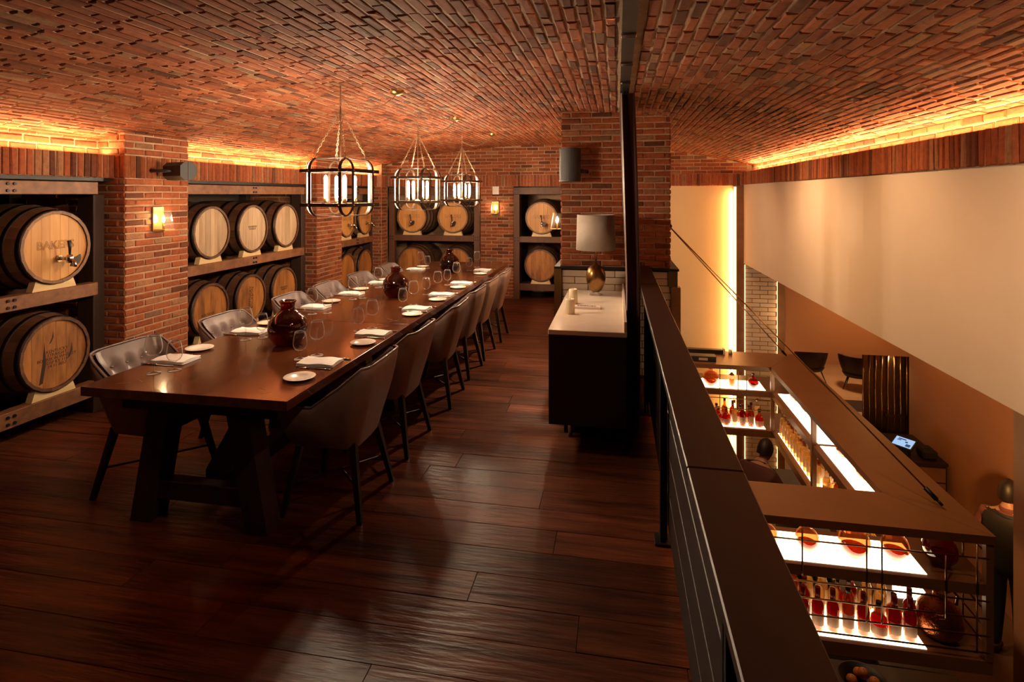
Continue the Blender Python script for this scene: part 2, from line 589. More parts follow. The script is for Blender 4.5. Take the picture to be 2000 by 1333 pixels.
def thing(name, label, cat, loc=(0, 0, 0), rz=0.0, group=None):
    o = bpy.data.objects.new(name, None)
    COL.objects.link(o)
    o.location = loc
    o.rotation_euler = (0, 0, rz)
    o.empty_display_size = 0.1
    return tag(o, label, cat, group)


def struct(name, mb, mat, parent=None, fix=True):
    o = ob(name, mb, mat, parent, fix=fix)
    o['kind'] = 'structure'
    return o


def copy_tree(o, parent=None):
    c = o.copy()
    COL.objects.link(c)
    c.parent = parent
    for ch in list(o.children):
        copy_tree(ch, c)
    return c


def dup(o, label, loc, rz=None, group=None):
    c = copy_tree(o)
    c.location = loc
    if rz is not None:
        c.rotation_euler = (0, 0, rz)
    c['label'] = label
    if group:
        c['group'] = group
    return c


def T(x, y, z):
    return Matrix.Translation((x, y, z))


def R(a, ax):
    return Matrix.Rotation(a, 4, ax)


ORD = ['first', 'second', 'third', 'fourth', 'fifth', 'sixth', 'seventh', 'eighth', 'ninth', 'tenth', 'eleventh', 'twelfth',
       'thirteenth', 'fourteenth', 'fifteenth', 'sixteenth']


# ------------------------------------------------------------------ bricks
BR_CACHE = {}
BR_F = [(0, 1, 5, 4), (1, 2, 6, 5), (2, 3, 7, 6), (3, 0, 4, 7), (4, 5, 9, 8), (5, 6, 10, 9), (6, 7, 11, 10), (7, 4, 8, 11),
        (8, 9, 10, 11)]


def brick_verts(w_, h_, d, seed, rough=1.0):
    """brick slip in local U,V,N with worn edges: back ring, shoulder ring, face ring"""
    r = random.Random(seed)
    j = 0.0030 * rough
    c = 0.0075 * min(1.0, h_ / 0.045) * max(rough, 0.4)
    pts = []
    for (sx, sy) in ((-1, -1), (1, -1), (1, 1), (-1, 1)):
        pts.append((sx * w_ / 2 + r.uniform(-j, j), sy * h_ / 2 + r.uniform(-j, j), -0.010))
    for (sx, sy) in ((-1, -1), (1, -1), (1, 1), (-1, 1)):
        pts.append((sx * (w_ / 2 - 0.001) + r.uniform(-j, j), sy * (h_ / 2 - 0.001) + r.uniform(-j, j), d * 0.45 + r.uniform(-j, j)))
    for (sx, sy) in ((-1, -1), (1, -1), (1, 1), (-1, 1)):
        pts.append((sx * (w_ / 2 - c) + r.uniform(-j, j), sy * (h_ / 2 - c) + r.uniform(-j, j), d + r.uniform(-j, j)))
    return pts


def score(p, n, area):
    r = p - EYE
    zc = -r.x * math.sin(TH) + r.y * math.cos(TH)
    if zc < 0.3:
        return 0
    xc = r.x * math.cos(TH) + r.y * math.sin(TH)
    u, v = 1000 + 1111 * xc / zc, 380 - 1111 * r.z / zc
    if u < -60 or u > 2060 or v < -60 or v > 1400:
        return 0
    return area * max(0.0, -r.normalized().dot(n)) / (zc * zc)


def emit_bricks(owner, lst, limit=300, mat=BRICK, one='brick', many='brick_courses', d=0.009, rough=1.0):
    """lst: (centre, U, V, N, w, h). The largest seen become objects, the rest one joined part."""
    sc = sorted(((score(c, n, w_ * h_), i) for i, (c, u, v, n, w_, h_) in enumerate(lst)), reverse=True)
    top = [i for s_, i in sc[:limit]]
    rest = [i for s_, i in sc[limit:]]
    for k, i in enumerate(top):
        c, u, v, n, w_, h_ = lst[i]
        q = rng.randrange(6)
        key = (round(w_, 2), round(h_, 3), q, d, mat.name)
        me = BR_CACHE.get(key)
        if me is None:
            me = bpy.data.meshes.new(one)
            me.from_pydata(brick_verts(w_, h_, d, hash(key[:3]) & 0xffff, rough), [], BR_F)
            me.materials.append(mat)
            BR_CACHE[key] = me
        o = bpy.data.objects.new(one, me)
        COL.objects.link(o)
        o.parent = owner
        M = Matrix((u, v, n)).transposed().to_4x4()
        M.translation = c + n * rng.uniform(-0.0025, 0.0025)
        o.matrix_local = M
    if rest:
        V, F = [], []
        for i in rest:
            c, u, v, n, w_, h_ = lst[i]
            b = len(V)
            off = rng.uniform(-0.0025, 0.0025)
            for p in brick_verts(w_, h_, d, rng.randrange(99999), rough):
                V.append(c + u * p[0] + v * p[1] + n * (p[2] + off))
            F += [tuple(x + b for x in f) for f in BR_F]
        me = bpy.data.meshes.new(many)
        me.from_pydata([tuple(p) for p in V], [], F)
        me.materials.append(mat)
        o = bpy.data.objects.new(many, me)
        COL.objects.link(o)
        o.parent = owner
        o['kind'] = 'stuff'


def courses(O, U, V, W, Hh, L=0.198, C=0.0575, joint=0.0105, keep=None, start=0):
    """running bond over a rectangle"""
    O, U, V = Vector(O), Vector(U), Vector(V)
    Nn = U.cross(V)
    res = []
    rows = int(round(Hh / C))
    C = Hh / max(rows, 1)
    for r in range(rows):
        x = -(L / 2 if (r + start) % 2 else 0.0)
        while x < W - 0.012:
            a, b = max(0, x), min(W, x + L)
            if b - a > 0.035:
                cu, cv = (a + b) / 2, (r + 0.5) * C
                if keep is None or keep(cu, cv):
                    res.append((O + U * cu + V * cv, U, V, Nn, b - a - joint, C - joint))
            x += L
    return res


def soldiers(O, U, V, W, Hh, P=0.054, joint=0.007):
    O, U, V = Vector(O), Vector(U), Vector(V)
    Nn = U.cross(V)
    n = max(1, int(round(W / P)))
    P = W / n
    return [(O + U * (i + 0.5) * P + V * Hh / 2, U, V, Nn, P - joint, Hh - 0.004) for i in range(n)]


# ------------------------------------------------------------------ room shell
XC = np.array([-4.30, -3.8, -3.0, -2.1, -1.0, -0.4, 0.5, 1.0, 1.5, 2.15])
ZC = np.array([2.165, 2.315, 2.435, 2.512, 2.572, 2.575, 2.492, 2.405, 2.315, 2.185])
_pf = np.polyfit(XC, ZC, 4)


def ceil_h(x):
    return float(np.polyval(_pf, x))


YB = 9.344        # front plane of the back racks
# mezzanine floor
fl = MB().box(-5.2, 0.34, -0.8, 10.3, -0.30, -0.022)
floor = struct('floor', fl, SUBFLOOR)
y, row = -0.7, 0
planks = []
while y < 9.5:
    x = -5.15 - rng.uniform(0, 1.6)
    while x < 0.33:
        L = rng.uniform(1.1, 2.3)
        a, b = max(x, -5.15), min(x + L, 0.335)
        if b - a > 0.05:
            planks.append((a, b, y))
        x += L
    y += 0.192
for a, b, y in planks:
    dz = rng.uniform(-0.0012, 0.0012)
    m = MB().box(-(b - a) / 2 + 0.001, (b - a) / 2 - 0.001, -0.0948, 0.0948, -0.022, dz, 0.0012)
    ob('floor_plank', m, FLOORW, floor, ((a + b) / 2, y + 0.096, 0), fix=False)

# ceiling: shallow brick vault springing from both long walls
P = []
xs = np.linspace(-4.32, 2.16, 70)
YC0, YC1 = 0.6, 9.46
for yy in (YC0, YC1):
    P.append([(float(x), yy, ceil_h(x) + 0.010) for x in xs])
cm = MB().grid(P)
cm.grid([[(p[0], p[1], p[2] + 0.12) for p in r_] for r_ in P])
cm.add([P[0][0], P[0][-1], (2.16, YC0, 2.75), (-4.32, YC0, 2.75)], [(0, 1, 2, 3)])
ceiling = struct('ceiling', cm, MORTARC, fix=False)
arc = [0.0]
fx = np.linspace(-4.25, 2.10, 1200)
fz = np.array([ceil_h(x) for x in fx])
arc = np.concatenate([[0], np.cumsum(np.hypot(np.diff(fx), np.diff(fz)))])
lst = []
s_, r_ = 0.03, 0
while s_ < arc[-1]:
    x = float(np.interp(s_, arc, fx))
    if not (0.015 < x < 0.095):
        t = Vector((1, 0, (ceil_h(x + 0.01) - ceil_h(x - 0.01)) / 0.02)).normalized()
        U = Vector((0, 1, 0))
        V = -t if False else t
        Nn = U.cross(V)          # points down
        y = YC0 + rng.uniform(0, 0.2)
        while y < YC1 - 0.1:
            L = 0.205 if rng.random() > 0.22 else 0.105
            b = min(y + L, YC1 - 0.08)
            if y > 1.0 and b - y > 0.03:
                lst.append((Vector((x, (y + b) / 2, ceil_h(x) + 0.008)), U, V, Nn, b - y - 0.012, 0.0470))
            y = b if b == y + L else YC1
    s_ += 0.0595
emit_bricks(ceiling, lst, 300, d=0.0055)

# left wall: dark recess behind the racks, upper brick, pillars
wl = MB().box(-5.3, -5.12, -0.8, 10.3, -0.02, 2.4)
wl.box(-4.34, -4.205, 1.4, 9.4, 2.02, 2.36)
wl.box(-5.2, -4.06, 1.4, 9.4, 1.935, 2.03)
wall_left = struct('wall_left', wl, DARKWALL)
uw = struct('trim_1', MB().box(-4.21, -4.199, 1.4, 9.36, 2.03, 2.34), MORTAR)
emit_bricks(uw, courses((-4.199, 1.5, 2.07), (0, 1, 0), (0, 0, 1), 7.8, 0.1725), 300, d=0.010)
PIL = [(3.991, 4.697), (7.015, 7.723)]
BAYS = [(1.70, 3.991), (4.697, 7.015), (7.723, 9.15)]
for (a, b) in BAYS:                       # soldier course over each bay
    o = struct('trim_2', MB().box(-4.16, -4.052, a, b, 1.885, 2.07), MORTAR)
    emit_bricks(o, soldiers((-4.052, a, 1.883), (0, 1, 0), (0, 0, 1), b - a, 0.19), 300)
    struct('trim_3', MB().box(-4.16, -4.07, a + 0.02, b - 0.02, 1.857, 1.884), BLACKM)
    s2 = ob('led_strip', MB().box(-4.15, -4.10, a + 0.03, b - 0.03, 2.06, 2.068), LEDC)
    tag(s2, 'amber light strip lying in the cove over the %s barrel bay' % ['nearest', 'middle', 'farthest'][BAYS.index((a, b))],
        'light strip', 'cove light strips')
for (a, b) in PIL:
    o = struct('brick_pillar', MB().box(-5.15, -3.955, a + 0.008, b - 0.008, 0, 2.50), MORTAR)
    L = courses((-3.955, a, 0.0), (0, 1, 0), (0, 0, 1), b - a, 1.8835)
    L += soldiers((-3.955, a, 1.883), (0, 1, 0), (0, 0, 1), b - a, 0.19)
    L += courses((-3.955, a, 2.075), (0, 1, 0), (0, 0, 1), b - a, 0.230, keep=lambda u, v: True)
    Ls = []
    for hh in ((0, 1.8835), (2.075, 0.2875)):
        Ls += courses((-5.0, a + 0.008, hh[0]), (1, 0, 0), (0, 0, 1), 1.053, hh[1])
    L += Ls + soldiers((-4.2, a + 0.008, 1.883), (1, 0, 0), (0, 0, 1), 0.25, 0.19)
    emit_bricks(o, L, 300)
o = struct('brick_pillar', MB().box(-5.15, -3.955, 9.15, YB + 0.08, 0, 2.45), MORTAR)
L = courses((-3.955, 9.15, 0), (0, 1, 0), (0, 0, 1), 0.23, 1.8835) + soldiers((-3.955, 9.15, 1.883), (0, 1, 0), (0, 0, 1), 0.23, 0.19)
L += courses((-3.955, 9.15, 2.075), (0, 1, 0), (0, 0, 1), 0.23, 0.23)
L += courses((-4.30, 9.15, 0), (1, 0, 0), (0, 0, 1), 0.345, 1.8835)
emit_bricks(o, L, 300)

# back wall
BA, BB = (-3.90, -2.278), (-1.698, -0.76)
wb = MB().box(-5.2, 0.9, 10.25, 10.4, -0.02, 2.5)
wb.box(BA[1] + 0.01, BB[0] - 0.01, YB + 0.03, 10.3, 0, 1.9)
wb.box(BB[1] + 0.01, 0.85, YB + 0.03, 10.3, 0, 1.9)
wb.box(-4.3, 2.2, YB + 0.02, YB + 0.2, 1.884, 2.75)
wall_back = struct('wall_back', wb, MORTAR)
L = courses((BA[1], YB + 0.03, 0), (1, 0, 0), (0, 0, 1), BB[0] - BA[1], 1.8835)
L += courses((BB[1], YB + 0.03, 0), (1, 0, 0), (0, 0, 1), 1.6, 1.8835)
L += courses((-3.955, YB + 0.02, 2.075), (1, 0, 0), (0, 0, 1), 5.95, 0.575, keep=lambda u, v: 2.075 + v < ceil_h(u - 3.955) - 0.0)
emit_bricks(wall_back, L, 300)
bt = struct('trim_4', MB().box(-3.955, 1.93, YB - 0.02, YB + 0.03, 1.885, 2.07), MORTAR)
emit_bricks(bt, soldiers((-3.955, YB - 0.02, 1.883), (1, 0, 0), (0, 0, 1), 5.885, 0.19), 300)

# main pillar between the dining room and the void
PX0, PX1, PY0 = -0.542, 0.50, 5.563
mp_ = struct('brick_pillar', MB().box(PX0 + 0.008, PX1 - 0.008, PY0 + 0.008, 6.35, 1.05, 2.62), MORTAR)
L = courses((PX0, PY0 + 0.008, 1.055), (1, 0, 0), (0, 0, 1), PX1 - PX0, 1.5525, C=0.0575,
            keep=lambda u, v: 1.055 + v < ceil_h(PX0 + u) + 0.02)
L += courses((PX0 + 0.008, 6.35, 1.055), (0, -1, 0), (0, 0, 1), 0.79, 1.5525)
L += courses((PX1 - 0.008, PY0, 1.055), (0, 1, 0), (0, 0, 1), 0.79, 1.495)
emit_bricks(mp_, L, 300)
pb = struct('pillar_base', MB().box(-0.56, 0.555, 5.53, 6.4, -0.32, 1.03), GROUT)
L = courses((-0.53, 5.53, 0.03), (1, 0, 0), (0, 0, 1), 1.06, 0.99, L=0.255, C=0.066, joint=0.004)
emit_bricks(pb, L, 300, mat=TILE, one='glazed_tile', many='tile_courses', d=0.006, rough=0.15)
struct('trim_5', MB().box(-0.60, 0.57, 5.49, 6.42, 1.03, 1.053, 0.004), BLACKM)
struct('trim_6', MB().box(-0.60, -0.53, 5.505, 5.56, 0, 1.03), BRASS)
struct('trim_7', MB().box(0.50, 0.585, 5.50, 5.6, -0.32, 0.88, 0.004), BARW)
struct('trim_8', MB().box(0.475, 0.56, 5.51, 5.58, 0.88, 1.03, 0.003), BRASS)

# wall over the void
XR = 1.934
wr = MB().box(XR, XR + 0.14, 2.2, 9.33, 0.68, 1.90)
wall_right = struct('wall_right', wr, PLASTER)
rt = struct('trim_9', MB().box(XR - 0.015, XR + 0.06, 1.2, 9.32, 1.90, 2.095), MORTAR)
emit_bricks(rt, soldiers((XR - 0.015, 9.31, 1.898), (0, -1, 0), (0, 0, 1), 8.0, 0.20), 300)
ru = struct('trim_10', MB().box(2.06, 2.2, 1.2, 9.4, 1.9, 2.4), MORTAR)
emit_bricks(ru, courses((2.06, 9.32, 2.10), (0, -1, 0), (0, 0, 1), 8.0, 0.1725), 300, d=0.010)
tag(ob('led_strip', MB().box(1.975, 2.03, 1.3, 9.3, 2.09, 2.098), LEDC),
    'amber light strip in the cove above the long plaster panel', 'light strip', 'cove light strips')

# lower room walls and floor
ZL = -2.9
struct('floor_lower', MB().box(-1.0, 8.0, -0.5, 17.0, ZL - 0.1, ZL), LFLOOR)
struct('floor_lounge', MB().box(0.6, 7.9, 9.5, 16.9, ZL, ZL + 0.004), plain('pale_floor', (0.38, 0.25, 0.14), 0.4, col2=(0.44, 0.30, 0.18), scale=(2, 2, 2)))
cb = struct('wall_far', MB().box(0.5, 1.79, YB, YB + 0.12, ZL, 1.885), CREAM)
struct('trim_11', MB().box(1.83, 1.945, YB - 0.01, YB + 0.12, ZL, 1.885), BARW)
tc_ = struct('tile_pier', MB().box(1.945, 2.425, YB + 0.004, YB + 0.12, ZL, 1.2), GROUT)
emit_bricks(tc_, courses((1.945, YB + 0.004, ZL), (1, 0, 0), (0, 0, 1), 0.48, 3.96, L=0.23, C=0.066, joint=0.004), 300, mat=TILE,
            one='glazed_tile', many='tile_courses', d=0.006, rough=0.15)
struct('trim_12', MB().box(2.425, 2.53, YB - 0.01, YB + 0.12, ZL, 1.2), BARW)
struct('wall_header', MB().box(2.53, 4.38, YB + 0.002, YB + 0.12, -0.655, 1.2), LWALL)
struct('wall_lower', MB().box(4.25, 4.38, 3.2, YB, ZL, 0.75), LWALL)
struct('ceiling_lower', MB().box(2.08, 4.38, 2.2, YB, 0.75, 0.82), LWALL)
struct('wall_under', MB().box(-0.4, -0.2, -0.5, 9.4, ZL, -0.30), DARKWALL)
bk = MB().box(-1.0, 8.0, 16.9, 17.0, ZL, 0)
bk.box(7.9, 8.0, 9.4, 17.0, ZL, 0).box(0.5, 8.0, 9.46, 17.0, -0.30, -0.2).box(0.4, 0.5, 9.46, 17, ZL, 0)
struct('wall_back_lower', bk, LWALL)
struct('column', MB().box(3.17, 3.67, 4.78, 5.3, ZL, 0.73, 0.01), LWALL)
tag(ob('led_strip', MB().box(1.792, 1.826, YB + 0.03, YB + 0.05, ZL + 0.02, 1.87), LEDS),
    'tall upright light strip beside the cream wall panel', 'light strip', 'upright light strips')
tag(ob('led_strip', MB().box(1.946, 1.952, YB - 0.02, YB - 0.012, ZL + 0.02, 0.66), LEDS),
    'thin upright light strip on the cream side of the tiled pier', 'light strip', 'upright light strips')
tag(ob('led_strip', MB().box(2.416, 2.422, YB - 0.02, YB - 0.012, ZL + 0.02, 1.1), LEDS),
    'thin upright light strip on the seating side of the tiled pier', 'light strip', 'upright light strips')
light('strip_glow', 'AREA', (1.785, YB - 0.03, -0.5), 105, AMBER, 4.6, 0.03).rotation_euler = (0, PI / 2, 0)

# ------------------------------------------------------------------ barrel racks
def rack(label, loc, rz, L, posts_front, bolts, end_posts=(True, True), pw=0.10):
    t = thing('barrel_rack', label, 'rack', loc, rz, 'barrel racks')
    bx0, bx1 = (pw + 0.001, L - pw - 0.001) if posts_front else (0.002, L - (pw if end_posts[1] else 0.002))
    for (z0, z1) in ((0.150, 0.262), (0.949, 1.05), (1.751, 1.848)):
        if posts_front and z0 > 1.7:
            ob('beam', MB().box(0, L, 0, 0.09, z0, z1 + 0.02, 0.004), RACKP, t)
        else:
            ob('beam', MB().box(bx0, bx1, 0, 0.09, z0, z1, 0.004), RACKP if posts_front else RACKW, t)
    f0 = 0.0 if posts_front else 0.095
    for k, x in enumerate((0.0, L - pw)):
        if end_posts[k]:
            ob('post', MB().box(x, x + pw, f0 + (0 if posts_front else -0.05), f0 + 0.10, 0.0, 1.75, 0.004), RACKP if posts_front else RACKSHADE, t)
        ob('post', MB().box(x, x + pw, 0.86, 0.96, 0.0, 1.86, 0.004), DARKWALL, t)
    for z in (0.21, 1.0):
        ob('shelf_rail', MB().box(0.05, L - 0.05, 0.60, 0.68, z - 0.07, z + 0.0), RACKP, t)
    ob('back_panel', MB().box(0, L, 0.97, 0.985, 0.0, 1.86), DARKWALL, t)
    bm_ = MB()
    for (x, z) in bolts:
        for dx in (-0.022, 0.022):
            for dz in (-0.024, 0.024):
                b1 = MB().cyl(0.011, 0.0, 0.010, 8, T(x + dx, 0.0005, z + dz) @ R(PI / 2, 'X'))
                ob('bolt', b1, BLACKM, t)
    return t


XF = -4.07
lb = lambda ys, zs: [(y, z) for y in ys for z in zs]
rack('dark timber barrel rack in the brick bay nearest the open end of the table', (XF, 1.72, 0), PI / 2, 2.245, False,
     lb([3.2 - 1.72], (0.206, 1.0, 1.80)))
rack('timber barrel rack of six casks in the middle brick bay', (XF, 4.71, 0), PI / 2, 2.30, False, lb([5.86 - 4.71], (0.206, 1.0, 1.80)))
rack('timber barrel rack in the narrow bay by the far corner', (XF, 7.735, 0), PI / 2, 1.405, False, lb([0.74], (0.206, 1.0, 1.80)), pw=0.06)
rack('square timber barrel rack of four casks in the end wall behind the table', (BA[0], YB, 0), 0, BA[1] - BA[0], True,
     lb([0.05, BA[1] - BA[0] - 0.05], (1.0, 1.80)))
rack('narrow timber barrel rack of two casks beside the lamp pillar', (BB[0], YB, 0), 0, BB[1] - BB[0], True,
     lb([0.05, BB[1] - BB[0] - 0.05], (1.0, 1.80)))

# ------------------------------------------------------------------ barrels
RB, RR, BL = 0.322, 0.268, 0.88


def br(y):
    return RR + (RB - RR) * (1 - ((y - BL / 2) / (BL / 2)) ** 2)


NST = 22
_st = MB()
ys = [0.0, 0.06, 0.16, 0.30, 0.44, 0.60, 0.76, BL]
a = PI / NST * 0.985
v, f = [], []
for y in ys:
    for s in (-1, 1):
        r = br(y)
        v.append((r * math.sin(a * s), y, r * math.cos(a * s)))
    for s in (1, -1):
        r = br(y) - 0.022
        v.append((r * math.sin(a * s), y, r * math.cos(a * s)))
for i in range(len(ys) - 1):
    for k in range(4):
        k2 = (k + 1) % 4
        f.append((i * 4 + k, i * 4 + k2, (i + 1) * 4 + k2, (i + 1) * 4 + k))
f.append((3, 2, 1, 0))
_st.add(v, f)
STAVE_ME = {}
for nm, mt in (('a', STAVEL), ('b', STAVE), ('c', STAVE)):
    me = _st.mesh('stave', True)
    me.materials.append(mt)
    STAVE_ME[nm] = me
HOOP_ME = []
for (y0, y1) in ((0.004, 0.036), (0.115, 0.145), (0.235, 0.275), (0.60, 0.64), (0.735, 0.765), (0.845, 0.876)):
    m = MB().lathe([(br(y0) + 0.0008, y0), (br(y0) + 0.003, y0), (br(y1) + 0.003, y1), (br(y1) + 0.0008, y1)], 40,
                   R(-PI / 2, 'X') @ Matrix.Scale(1, 4))
    me = m.mesh('hoop', True)
    me.materials.append(HOOP)
    HOOP_ME.append(me)


def head_boards(mat, n=6):
    res = []
    Rr = 0.2455
    edges = [-Rr + 2 * Rr * (i + rng.uniform(-0.12, 0.12) * (0 < i < n)) / n for i in range(n + 1)]
    for i in range(n):
        a0, a1 = edges[i] + 0.0008, edges[i + 1] - 0.0008
        top, bot = [], []
        for k in range(7):
            x = a0 + (a1 - a0) * k / 6
            h = math.sqrt(max(Rr * Rr - x * x, 1e-6))
            top.append((x, h))
            bot.append((x, -h))
        m = MB().prism(bot + top[::-1], 0.0, 0.02, R(PI / 2, 'X'))   # local z -> -y
        me = m.mesh('head_board', True)
        me.materials.append(mat)
        res.append(me)
    return res


def text(body, size, mat, parent, loc, rot=(PI / 2, 0, 0), depth=0.0006, outline=False, name='lettering', align='CENTER', space=1.0):
    cu = bpy.data.curves.new(name, 'FONT')
    cu.body = body
    cu.size = size
    cu.align_x = align
    cu.align_y = 'CENTER'
    cu.space_line = 0.85
    cu.space_character = space
    cu.resolution_u = 2
    if outline:
        cu.fill_mode = 'NONE'
        cu.bevel_depth = 0.0011
        cu.bevel_resolution = 0
    else:
        cu.extrude = depth
    tmp = bpy.data.objects.new('tmp', cu)
    COL.objects.link(tmp)
    dg = bpy.context.evaluated_depsgraph_get()
    dg.update()
    me = bpy.data.meshes.new_from_object(tmp.evaluated_get(dg))
    bpy.data.objects.remove(tmp)
    me.materials.clear()
    me.materials.append(mat)
    o = bpy.data.objects.new(name, me)
    COL.objects.link(o)
    o.parent = parent
    o.location = loc
    o.rotation_euler = rot
    return o


def make_tap(t, z0):
    tp = MB()
    Y = R(PI / 2, 'X')
    tp.cyl(0.026, 0.0, 0.012, 16, T(0.02, 0.010, z0) @ Y)
    tp.cyl(0.014, 0.012, 0.085, 12, T(0.02, 0.010, z0) @ Y)
    tp.lathe([(0.0, -0.034), (0.018, -0.03), (0.026, -0.01), (0.026, 0.012), (0.016, 0.03), (0.0, 0.034)], 16, T(0.02, -0.085, z0))
    tp.tube([(0.02, -0.09, z0 - 0.005), (0.02, -0.120, z0 - 0.012), (0.02, -0.132, z0 - 0.04), (0.02, -0.132, z0 - 0.06)], 0.011, 10)
    tap = ob('tap', tp, STEEL, t)
    hd = MB().tube([(0.02, -0.085, z0 + 0.03), (0.014, -0.092, z0 + 0.08), (0.004, -0.098, z0 + 0.135)], [0.007, 0.010, 0.013], 10)
    ob('tap_handle', hd, CAPB, tap)
    sh = MB()
    pts = [(0, 0)] + [(0.062 * math.cos(q), 0.062 * math.sin(q)) for q in np.linspace(-PI * 0.62, PI * 0.12, 10)]
    sh.prism(pts, 0, 0.008, T(0.028, -0.100, z0 + 0.004) @ Y)
    ob('tap_shield', sh, CAPB, tap)


def make_barrel(kind, label, tap=False, txt=None):
    t = thing('barrel', label, 'barrel')
    for k in range(NST):
        o = bpy.data.objects.new('stave', STAVE_ME[kind])
        COL.objects.link(o)
        o.parent = t
        o.location = (0, 0, RB)
        o.rotation_euler = (0, 2 * PI * k / NST, 0)
    for me in HOOP_ME:
        ob('hoop', me, None, t, (0, 0, RB))
    hm = {'a': HEADA, 'b': HEADB, 'c': HEADC}[kind]
    for me in head_boards(hm, 7 if kind == 'a' else 6):
        ob('head_board', me, None, t, (0, 0.036, RB))
    ob('rear_head', MB().cyl(0.246, 0, 0.02, 28, T(0, 0.86, RB) @ R(PI / 2, 'X')), STAVE, t)
    if tap:
        make_tap(t, RB - 0.085)
    if txt == 'etched':
        text('BAKERS', 0.085, ETCH, t, (0.0, 0.0145, RB + 0.015), outline=True, space=0.98)
    elif txt == 'stencil':
        text('KENTUCKY\nSTRAIGHT\nBOURBON WHISKEY\nDSP KY 113\n14 11 0057', 0.032, INK, t, (0.015, 0.0155, RB - 0.03))
        for (px, wd, h0, h1) in ((-0.085, 0.016, -0.20, 0.10), (-0.02, 0.007, 0.08, 0.17), (0.125, 0.010, -0.06, 0.05)):
            ob('stain', MB().prism([(px - wd - 0.02, h0), (px + wd * 0.4 - 0.015, h0 + 0.01), (px + wd, (h0 + h1) / 2), (px + 0.003, h1), (px - wd * 0.7, (h0 + h1) / 2)], 0,
                                   0.0008, T(0, 0.0158, RB) @ R(PI / 2, 'X')), INK, t)
    elif txt == 'side':
        text('KENTUCKY\nBOURBON', 0.050, INK, t, (0.01, 0.0155, RB + 0.005), rot=(PI / 2, -PI / 2 * 0.96, 0))
    elif txt == 'low':
        text('KENTUCKY\nBOURBON\nWHISKEY\nDSP KY 113\n11 0057', 0.034, INK, t, (-0.03, 0.0155, RB - 0.10))
    elif txt == 'small':
        text('BOURBON\nWHISKEY', 0.030, INK, t, (0.0, 0.0155, RB + 0.01))
    return t


def cradle(label, loc, rz):
    top = [(x, 0.312 - math.sqrt(0.271 ** 2 - x * x)) for x in np.linspace(0.14, -0.14, 13)]
    m = MB().prism([(-0.168, 0), (0.168, 0)] + top, -0.055, 0.0, R(PI / 2, 'X'))
    o = ob('barrel_cradle', m, CRADLE, None, loc, (0, 0, rz))
    tag(o, label, 'cradle', 'pine blocks under the barrels')


ZU, ZLW = 1.360, 0.573
protos = {}


def put_barrel(key, label, cl, pos, side, up):
    kind, tp, tx = key
    z = (ZU if up else ZLW)
    if key not in protos:
        t = protos[key] = make_barrel(kind, label, tp, tx)
    else:
        t = copy_tree(protos[key])
    t['label'] = label
    t['group'] = 'oak barrels in the racks'
    zb = z - RB
    if side == 'left':
        t.location = (XF + 0.005, pos, zb)
        t.rotation_euler = (0, 0, PI / 2)
        cradle(cl, (XF - 0.018, pos, z - RR - 0.0425), PI / 2)
    else:
        t.location = (pos, YB - 0.005, zb)
        t.rotation_euler = (0, 0, 0)
        cradle(cl, (pos, YB + 0.018, z - RR - 0.0425), 0)


A_, B_, C_ = ('a', True, 'etched'), ('b', False, None), ('c', False, None)
specs = [
    (('a', True, 'etched'), 'orange oak barrel with outlined lettering and black tap, upper shelf of the nearest bay', 3.525, 'left', True),
    (('c', False, 'stencil'), 'stained barrel with a dark drip streak and stencilled lines, low in the nearest bay', 3.521, 'left', False),
    (('b', False, None), 'grey oak barrel end, upper row of the middle bay, beside the speaker pillar', 5.165, 'left', True),
    (('b', False, 'small'), 'grey oak barrel end in the middle of the upper row, middle bay', 5.835, 'left', True),
    (('b', False, None), 'grey oak barrel end, upper row of the middle bay, farthest from the speaker pillar', 6.50, 'left', True),
    (('c', False, 'low'), 'brown barrel with stencilled lines low on its end, bottom row beside the speaker pillar', 5.150, 'left', False),
    (('c', False, 'side'), 'brown barrel with lettering running sideways, bottom row of the middle bay', 5.80, 'left', False),
    (('c', False, 'small'), 'brown barrel of the bottom row in the middle bay, farthest from the speaker pillar', 6.46, 'left', False),
    (('a', True, 'etched'), 'pale tapped barrel in the corner bay, upper row, next to the second pillar', 8.14, 'left', True),
    (('a', True, 'etched'), 'pale tapped barrel in the corner bay, upper row, next to the corner', 8.78, 'left', True),
    (('c', False, None), 'brown barrel on the bottom row of the corner bay, half hidden by the second pillar', 8.14, 'left', False),
    (('c', False, None), 'orange-brown barrel on the bottom row of the corner bay, next to the corner', 8.78, 'left', False),
    (('a', True, 'etched'), 'round tapped barrel in the end wall rack, upper row, on the corner side', -3.486, 'back', True),
    (('a', True, 'etched'), 'round tapped barrel in the end wall rack, upper row, on the wall sconce side', -2.753, 'back', True),
    (('c', False, None), 'brown barrel behind the far end of the table, bottom row on the corner side', -3.467, 'back', False),
    (('c', False, None), 'brown barrel behind the third dark vase, bottom row of the end wall rack', -2.70, 'back', False),
    (('a', True, 'etched'), 'single tapped barrel on the upper shelf of the narrow end rack', -1.23, 'back', True),
    (('c', False, 'none'), 'single dark barrel on the bottom shelf of the narrow end rack', -1.245, 'back', False),
]
